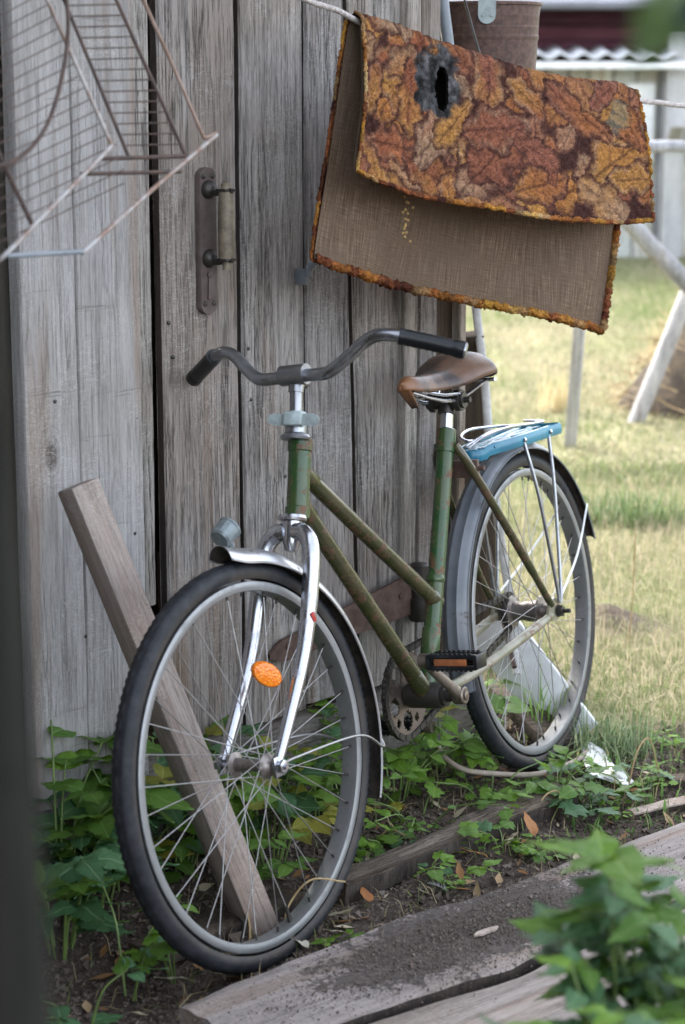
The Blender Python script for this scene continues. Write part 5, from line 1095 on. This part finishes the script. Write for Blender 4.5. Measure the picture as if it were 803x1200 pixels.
plant(410, 968, 'bright green plant behind the right rim of the front wheel', 8, 18, BC, kind='mix', size=.045, hgt=.14, spread=.13, nleaf=6)
plant(462, 940, 'bushy green plant under the chainring with bright leaves', 12, 21, ['leafA', 'leafC', 'leafC', 'leafY'], kind='mix', size=.052, hgt=.17, spread=.17, nleaf=6)
plant(520, 918, 'upright bright plant under the pedal beside the rear tyre', 8, 22, BC, kind='nettle', size=.046, hgt=.15, spread=.12, nleaf=6)
plant(490, 962, 'low trailing plant on the old timber below the chainring', 7, 23, BC+['leafY'], kind='mix', size=.036, hgt=.06, spread=.17, nleaf=6)
plant(590, 872, 'leafy plant growing behind the rear wheel spokes', 4, 24, BC, size=.055, hgt=.13, spread=.10, nleaf=4)

plant(648, 938, 'bright yellow green plant just in front of the rear tyre', 6, 26, ['leafC', 'leafC', 'leafA'], kind='mix', size=.042, hgt=.085, spread=.11, nleaf=5)
plant(690, 940, 'low bluish rosette weed in front of the white scrap', 6, 27, ['leafB', 'leafB', 'leafA'], kind='lobed', size=.045, hgt=.05, spread=.11, nleaf=5)
plant(745, 930, 'small green weed on the earth near the right edge', 6, 28, ['leafB', 'leafA', 'leafC'], kind='lobed', size=.030, hgt=.04, spread=.09, nleaf=5)
plant(575, 938, 'small green weed at the far end of the old timber', 6, 29, BC, kind='lobed', size=.036, hgt=.07, spread=.12, nleaf=5)
for k, (x, y, lb, sd) in enumerate([(455, 1000, 'small drooping seedling on the old timber nearest the front rim', 31), (498, 1030, 'thin stemmed seedling on the earth in front of the old timber', 32), (535, 1040, 'small two leaved seedling beside the orange dead leaf', 33), (592, 1000, 'small bright seedling on the earth below the old timber', 34), (440, 990, 'flat bright green weed leaf clump touching the front rim', 35)]):
    plant(x, y, lb, 2 if k != 4 else 4, sd, ['leafC', 'leafA', 'leafB'], kind='lobed' if k > 2 else 'ovate', size=.036, hgt=.055 if k != 4 else .02, spread=.05, nleaf=4, name='seedling', rad=.0016, cat='seedling')
plant(150, 1160, 'thin stemmed plant in the lower left corner', 4, 36, ['leafA', 'leafB', 'leafA'], size=.045, hgt=.13, spread=.09, nleaf=5)
plant(95, 1215, 'small bluish plant at the bottom left beside the near post', 4, 37, ['leafB', 'leafA', 'leafB'], size=.05, hgt=.10, spread=.08, nleaf=5)
plant(205, 1140, 'small green seedling just left of the front tyre at the bottom', 3, 38, ['leafA', 'leafC', 'leafA'], kind='lobed', size=.035, hgt=.08, spread=.07, nleaf=5, name='seedling', cat='seedling')
# the big soft plant in the lower right foreground
plant(0, 0, 'big bushy green plant out of focus in the lower right corner, its right half', 34, 51, ['leafB', 'leafA', 'leafB'], kind='nettle', size=.056, hgt=.545, spread=.16, nleaf=8, hv=(.78, 1.05), tr=(.60, .98), loc=Vector((.455, 2.10, 0)), rad=.0026, name='bushy_plant')
plant(0, 0, 'lower left half of the big out of focus plant in the lower right corner', 34, 52, ['leafB', 'leafB', 'leafA'], kind='nettle', size=.054, hgt=.515, spread=.15, nleaf=8, hv=(.78, 1.03), tr=(.60, .98), loc=Vector((.375, 2.02, 0)), rad=.0026, name='bushy_plant')
plant(0, 0, 'low leafy stems in front of the big out of focus plant at the bottom edge', 36, 54, ['leafB', 'leafA', 'leafB', 'leafC'], kind='nettle', size=.055, hgt=.525, spread=.14, nleaf=8, hv=(.82, 1.03), tr=(.60, .98), loc=Vector((.325, 1.88, 0)), rad=.0026, name='bushy_plant')
plant(0, 0, 'bright young shoot rising from the middle of the big out of focus plant', 3, 53, ['leafC', 'leafA'], kind='nettle', size=.080, hgt=.60, spread=.05, nleaf=5, hv=(.95, 1.02), tr=(.75, .98), loc=Vector((.315, 2.05, 0)), rad=.0026, name='bushy_plant')
rn = random.Random(77); k = 0
while k < 26:
    x_, y_ = rn.uniform(.0, .95), rn.uniform(3.0, 4.15); o_ = wall_off(x_, y_)
    if not .12 < o_ < .62 or grassy(np.array(x_), np.array(y_)) > .3: continue
    k += 1; q_ = plant(0, 0, 'small light green weed sprouting from the bare earth between timber and walkway', 4, 200+k, ['leafC', 'leafA', 'leafC'], kind='lobed' if k % 2 else 'ovate', size=rn.uniform(.014, .028), hgt=rn.uniform(.015, .04), spread=.04, nleaf=4, loc=Vector((x_, y_, float(height(x_, y_)))), name='weed', rad=.001, cat='weed'); q_['group'] = 'small weeds on the bare earth'
n = 420; x, y = rng.uniform(-.6, 1.0, n), rng.uniform(2.85, 4.35, n); k_ = (wall_off(x, y) > .02) & (grassy(x, y) < .5); x, y = x[k_], y[k_]; n = len(x); L_ = rng.uniform(.008, .024, n); a = rng.uniform(0, 6.28, n)
base_ = np.stack([x, y, height(x, y)+.004], -1); e1v = np.stack([np.cos(a), np.sin(a), rng.normal(0, .25, n)], -1)*L_[:, None]; e2v = np.stack([-np.sin(a), np.cos(a), rng.normal(0, .25, n)], -1)*L_[:, None]*.38; upv = np.stack([0*L_, 0*L_, L_*.4], -1)
V = np.stack([base_-e1v, base_+e2v*1.0+upv*.6, base_+e1v+upv, base_-e2v+upv*rng.uniform(0, 1, (n, 1)), base_+upv*.1], 1).reshape(-1, 3); F = (np.arange(n)[:, None, None]*5+np.array([(0,4,1), (1,4,2), (2,4,3), (3,4,0)])[None]).reshape(-1, 3)
o_ = npmesh('leaf_litter', V, F, EARTH, col=np.repeat(np.array([[.34,.24,.14],[.24,.13,.06],[.40,.34,.24],[.16,.10,.06]])[rng.integers(0, 4, n)], 5, 0), smooth=True); o_['kind'] = 'stuff'
# dark leafy twig hanging near the lens at the upper right
tw = empty('leafy_twig', at(800, -18, .72), 'dark green leafy twig hanging very close at the upper right corner', 'twig'); mb = MB(); mb.tube(smooth_path([Vector((.10, .02, .10)), Vector((.02, 0, .035)), Vector((-.008, -.005, -.01))], 5), .0018, 6); mb.tube(smooth_path([Vector((.10, .02, .10)), Vector((.25, .1, .4)), Vector((.5, .3, 1.0))], 5), .003, 6); mb.build('stem', MT['stem'], tw, smooth=60)
MT['leafT'] = leafmat('dark_teal_leaf', (.014,.045,.036), (.016,.05,.04), (.03,.07,.055), trans=.08)
for (x_, z_, dx, dz, s_) in [(-.001, .0, -.42, -1.0, .034), (.004, .004, .2, -1, .03)]:
    me = LM['ovate', 'leafB'].copy(); me.materials.clear(); me.materials.append(MT['leafT']); o = bpy.data.objects.new('leaf', me); COL.objects.link(o); o.parent = tw
    yv = Vector((dx, .1, dz)).normalized(); zv = Vector((.15, -1, .1)); xv = yv.cross(zv).normalized(); zv = xv.cross(yv); o.matrix_basis = frame(xv, yv, zv, Vector((x_, 0, z_))) @ Matrix.Diagonal((s_, s_, s_, 1))
# dry stems
def dry(px, py, pts, label, rad=.0017): p0 = ground(px, py); mb = MB(); mb.tube(smooth_path([p0+Vector(p) for p in pts], 6), rad, 6); tag(mb.build('dry_stem', MT['drystem']), label, 'stem')
dry(342, 1108, [(0,0,0), (-.01,.02,.05), (.03,.04,.10), (.09,.07,.085)], 'dry yellow stem curling over the bottom of the front rim')
dry(290, 1128, [(0,0,0), (.004,.01,.05), (.0,.012,.085)], 'short dry stalk in front of the lowest point of the front tyre')
dry(440, 985, [(0,0,0), (.03,-.02,.03), (.075,-.06,.02)], 'pale dry stem lying below the front rim')
dry(520, 900, [(0,0,0), (-.04,.02,.06), (-.10,.05,.11)], 'long greenish stem rising toward the chainring')
dry(625, 965, [(0,0,0), (.02,.01,.05), (.05,.03,.055), (.06,.02,.02)], 'dry curled stem on the earth between timber and walkway')
dry(735, 930, [(0,0,0), (.02,.02,.08), (.05,.05,.10), (.07,.04,.03)], 'dry bent grass stem near the right edge')
dry(735, 760, [(0,0,0), (.01,.0,.12), (.015,.02,.30)], 'tall thin dry seed stalk standing on the lawn')
# ------------------------------------------------------------------ small fallen things
def fallen(px, py, mt, size, ang, label, cat='leaf', z=.006, curl=.5, kind='ovate', name='fallen_leaf', on=0.0):
    p = ground(px, py, on); me = LM[kind, mt]; o = bpy.data.objects.new(name, me); COL.objects.link(o)
    o.matrix_world = Matrix.Translation(p+Vector((0, 0, z+size*.10))) @ Matrix.Rotation(ang, 4, 'Z') @ Matrix.Rotation(curl, 4, 'X') @ Matrix.Rotation(.4, 4, 'Y') @ Matrix.Diagonal((size, size, size, 1)); tag(o, label, cat)
fallen(573, 1013, 'leafO', .055, 1.3, 'orange dead leaf lying on the earth in front of the old timber')
fallen(626, 985, 'leafO', .050, .5, 'orange brown dead leaf standing on edge near the walkway', curl=1.1)
fallen(405, 1078, 'leafD', .062, 2.6, 'pale dead leaf beside the front tyre, upper of the pair')
fallen(408, 1102, 'leafD', .045, 1.7, 'pale dead leaf on the walkway edge, lower of the pair')
fallen(360, 1118, 'leafD', .060, .9, 'cream dead leaf under the front rim')
fallen(228, 1160, 'leafD', .070, 1.9, 'tan dead leaf on the earth in the lower left')
fallen(432, 1062, 'leafO', .040, .2, 'small brown dead leaf beside the walkway and the front tyre')
fallen(543, 1005, 'leafY', .030, 2.2, 'small yellow leaf on the earth by the old timber')
fallen(497, 900, 'leafD', .052, 2.4, 'round pale dead leaf hanging under the chainring', z=.05)
fallen(470, 955, 'leafO', .05, 2.4, 'curled brown dead leaf behind the old timber')
fallen(435, 945, 'leafD', .045, .4, 'curled tan dead leaf behind the right rim of the front wheel')
fallen(745, 1110, 'leafO', .05, 1.4, 'brown dead leaf on the walkway behind the blurred plant', on=ZP)
def chip(px, py, ang, ln, wd, label): p = ground(px, py, ZP); mb = MB(); P = [(-ln/2, 0), (-ln*.3, wd*.5), (ln*.25, wd*.45), (ln/2, .1*wd), (ln*.3, -wd*.4), (-ln*.25, -wd*.5)]; n = len(P); mb.add([(a, b, z) for z in (.004, .0075) for a, b in P], [tuple(range(n-1, -1, -1)), tuple(range(n, 2*n))]+[(i, (i+1) % n, n+(i+1) % n, n+i) for i in range(n)]); o = mb.build('wood_chip', MT['beam']); o.location = p; o.rotation_euler = (R(4), R(3), ang); tag(o, label, 'wood chip')
chip(570, 1095, R(44), .062, .012, 'pale tan wood chip lying on the soil spill'); chip(663, 1080, R(-38), .060, .013, 'whitish pointed wood chip beside the blurred plant')
def feather(px, py, size, ang, label):
    p = ground(px, py, .012); root = empty('feather', p, label, 'feather'); mb = MB(); rn = random.Random(px)
    mb.tube([(0, 0, 0), (0, size*.5, size*.12), (0, size, size*.10)], .0006, 5)
    for i in range(70):
        t = rn.random(); s_ = rn.choice((-1, 1)); w_ = size*.32*math.sin(math.pi*min(1, t+.12))*rn.uniform(.6, 1.1); b = Vector((0, size*t, size*.12*math.sin(t*2.4))); e = b+Vector((s_*w_, size*.16, size*rn.uniform(-.02, .22))); mb.add([b-Vector((0, size*.01, 0)), b+Vector((0, size*.014, 0)), e], [(0, 1, 2)])
    mb.build('vane', plain('feather_down', (.62,.62,.64), .9, col2=(.38,.39,.42)), root); root.rotation_euler = (0, 0, ang)
feather(447, 1012, .052, 2.3, 'grey white feather beside the old timber'); feather(524, 1043, .040, 1.0, 'small white feather on the earth near the walkway')
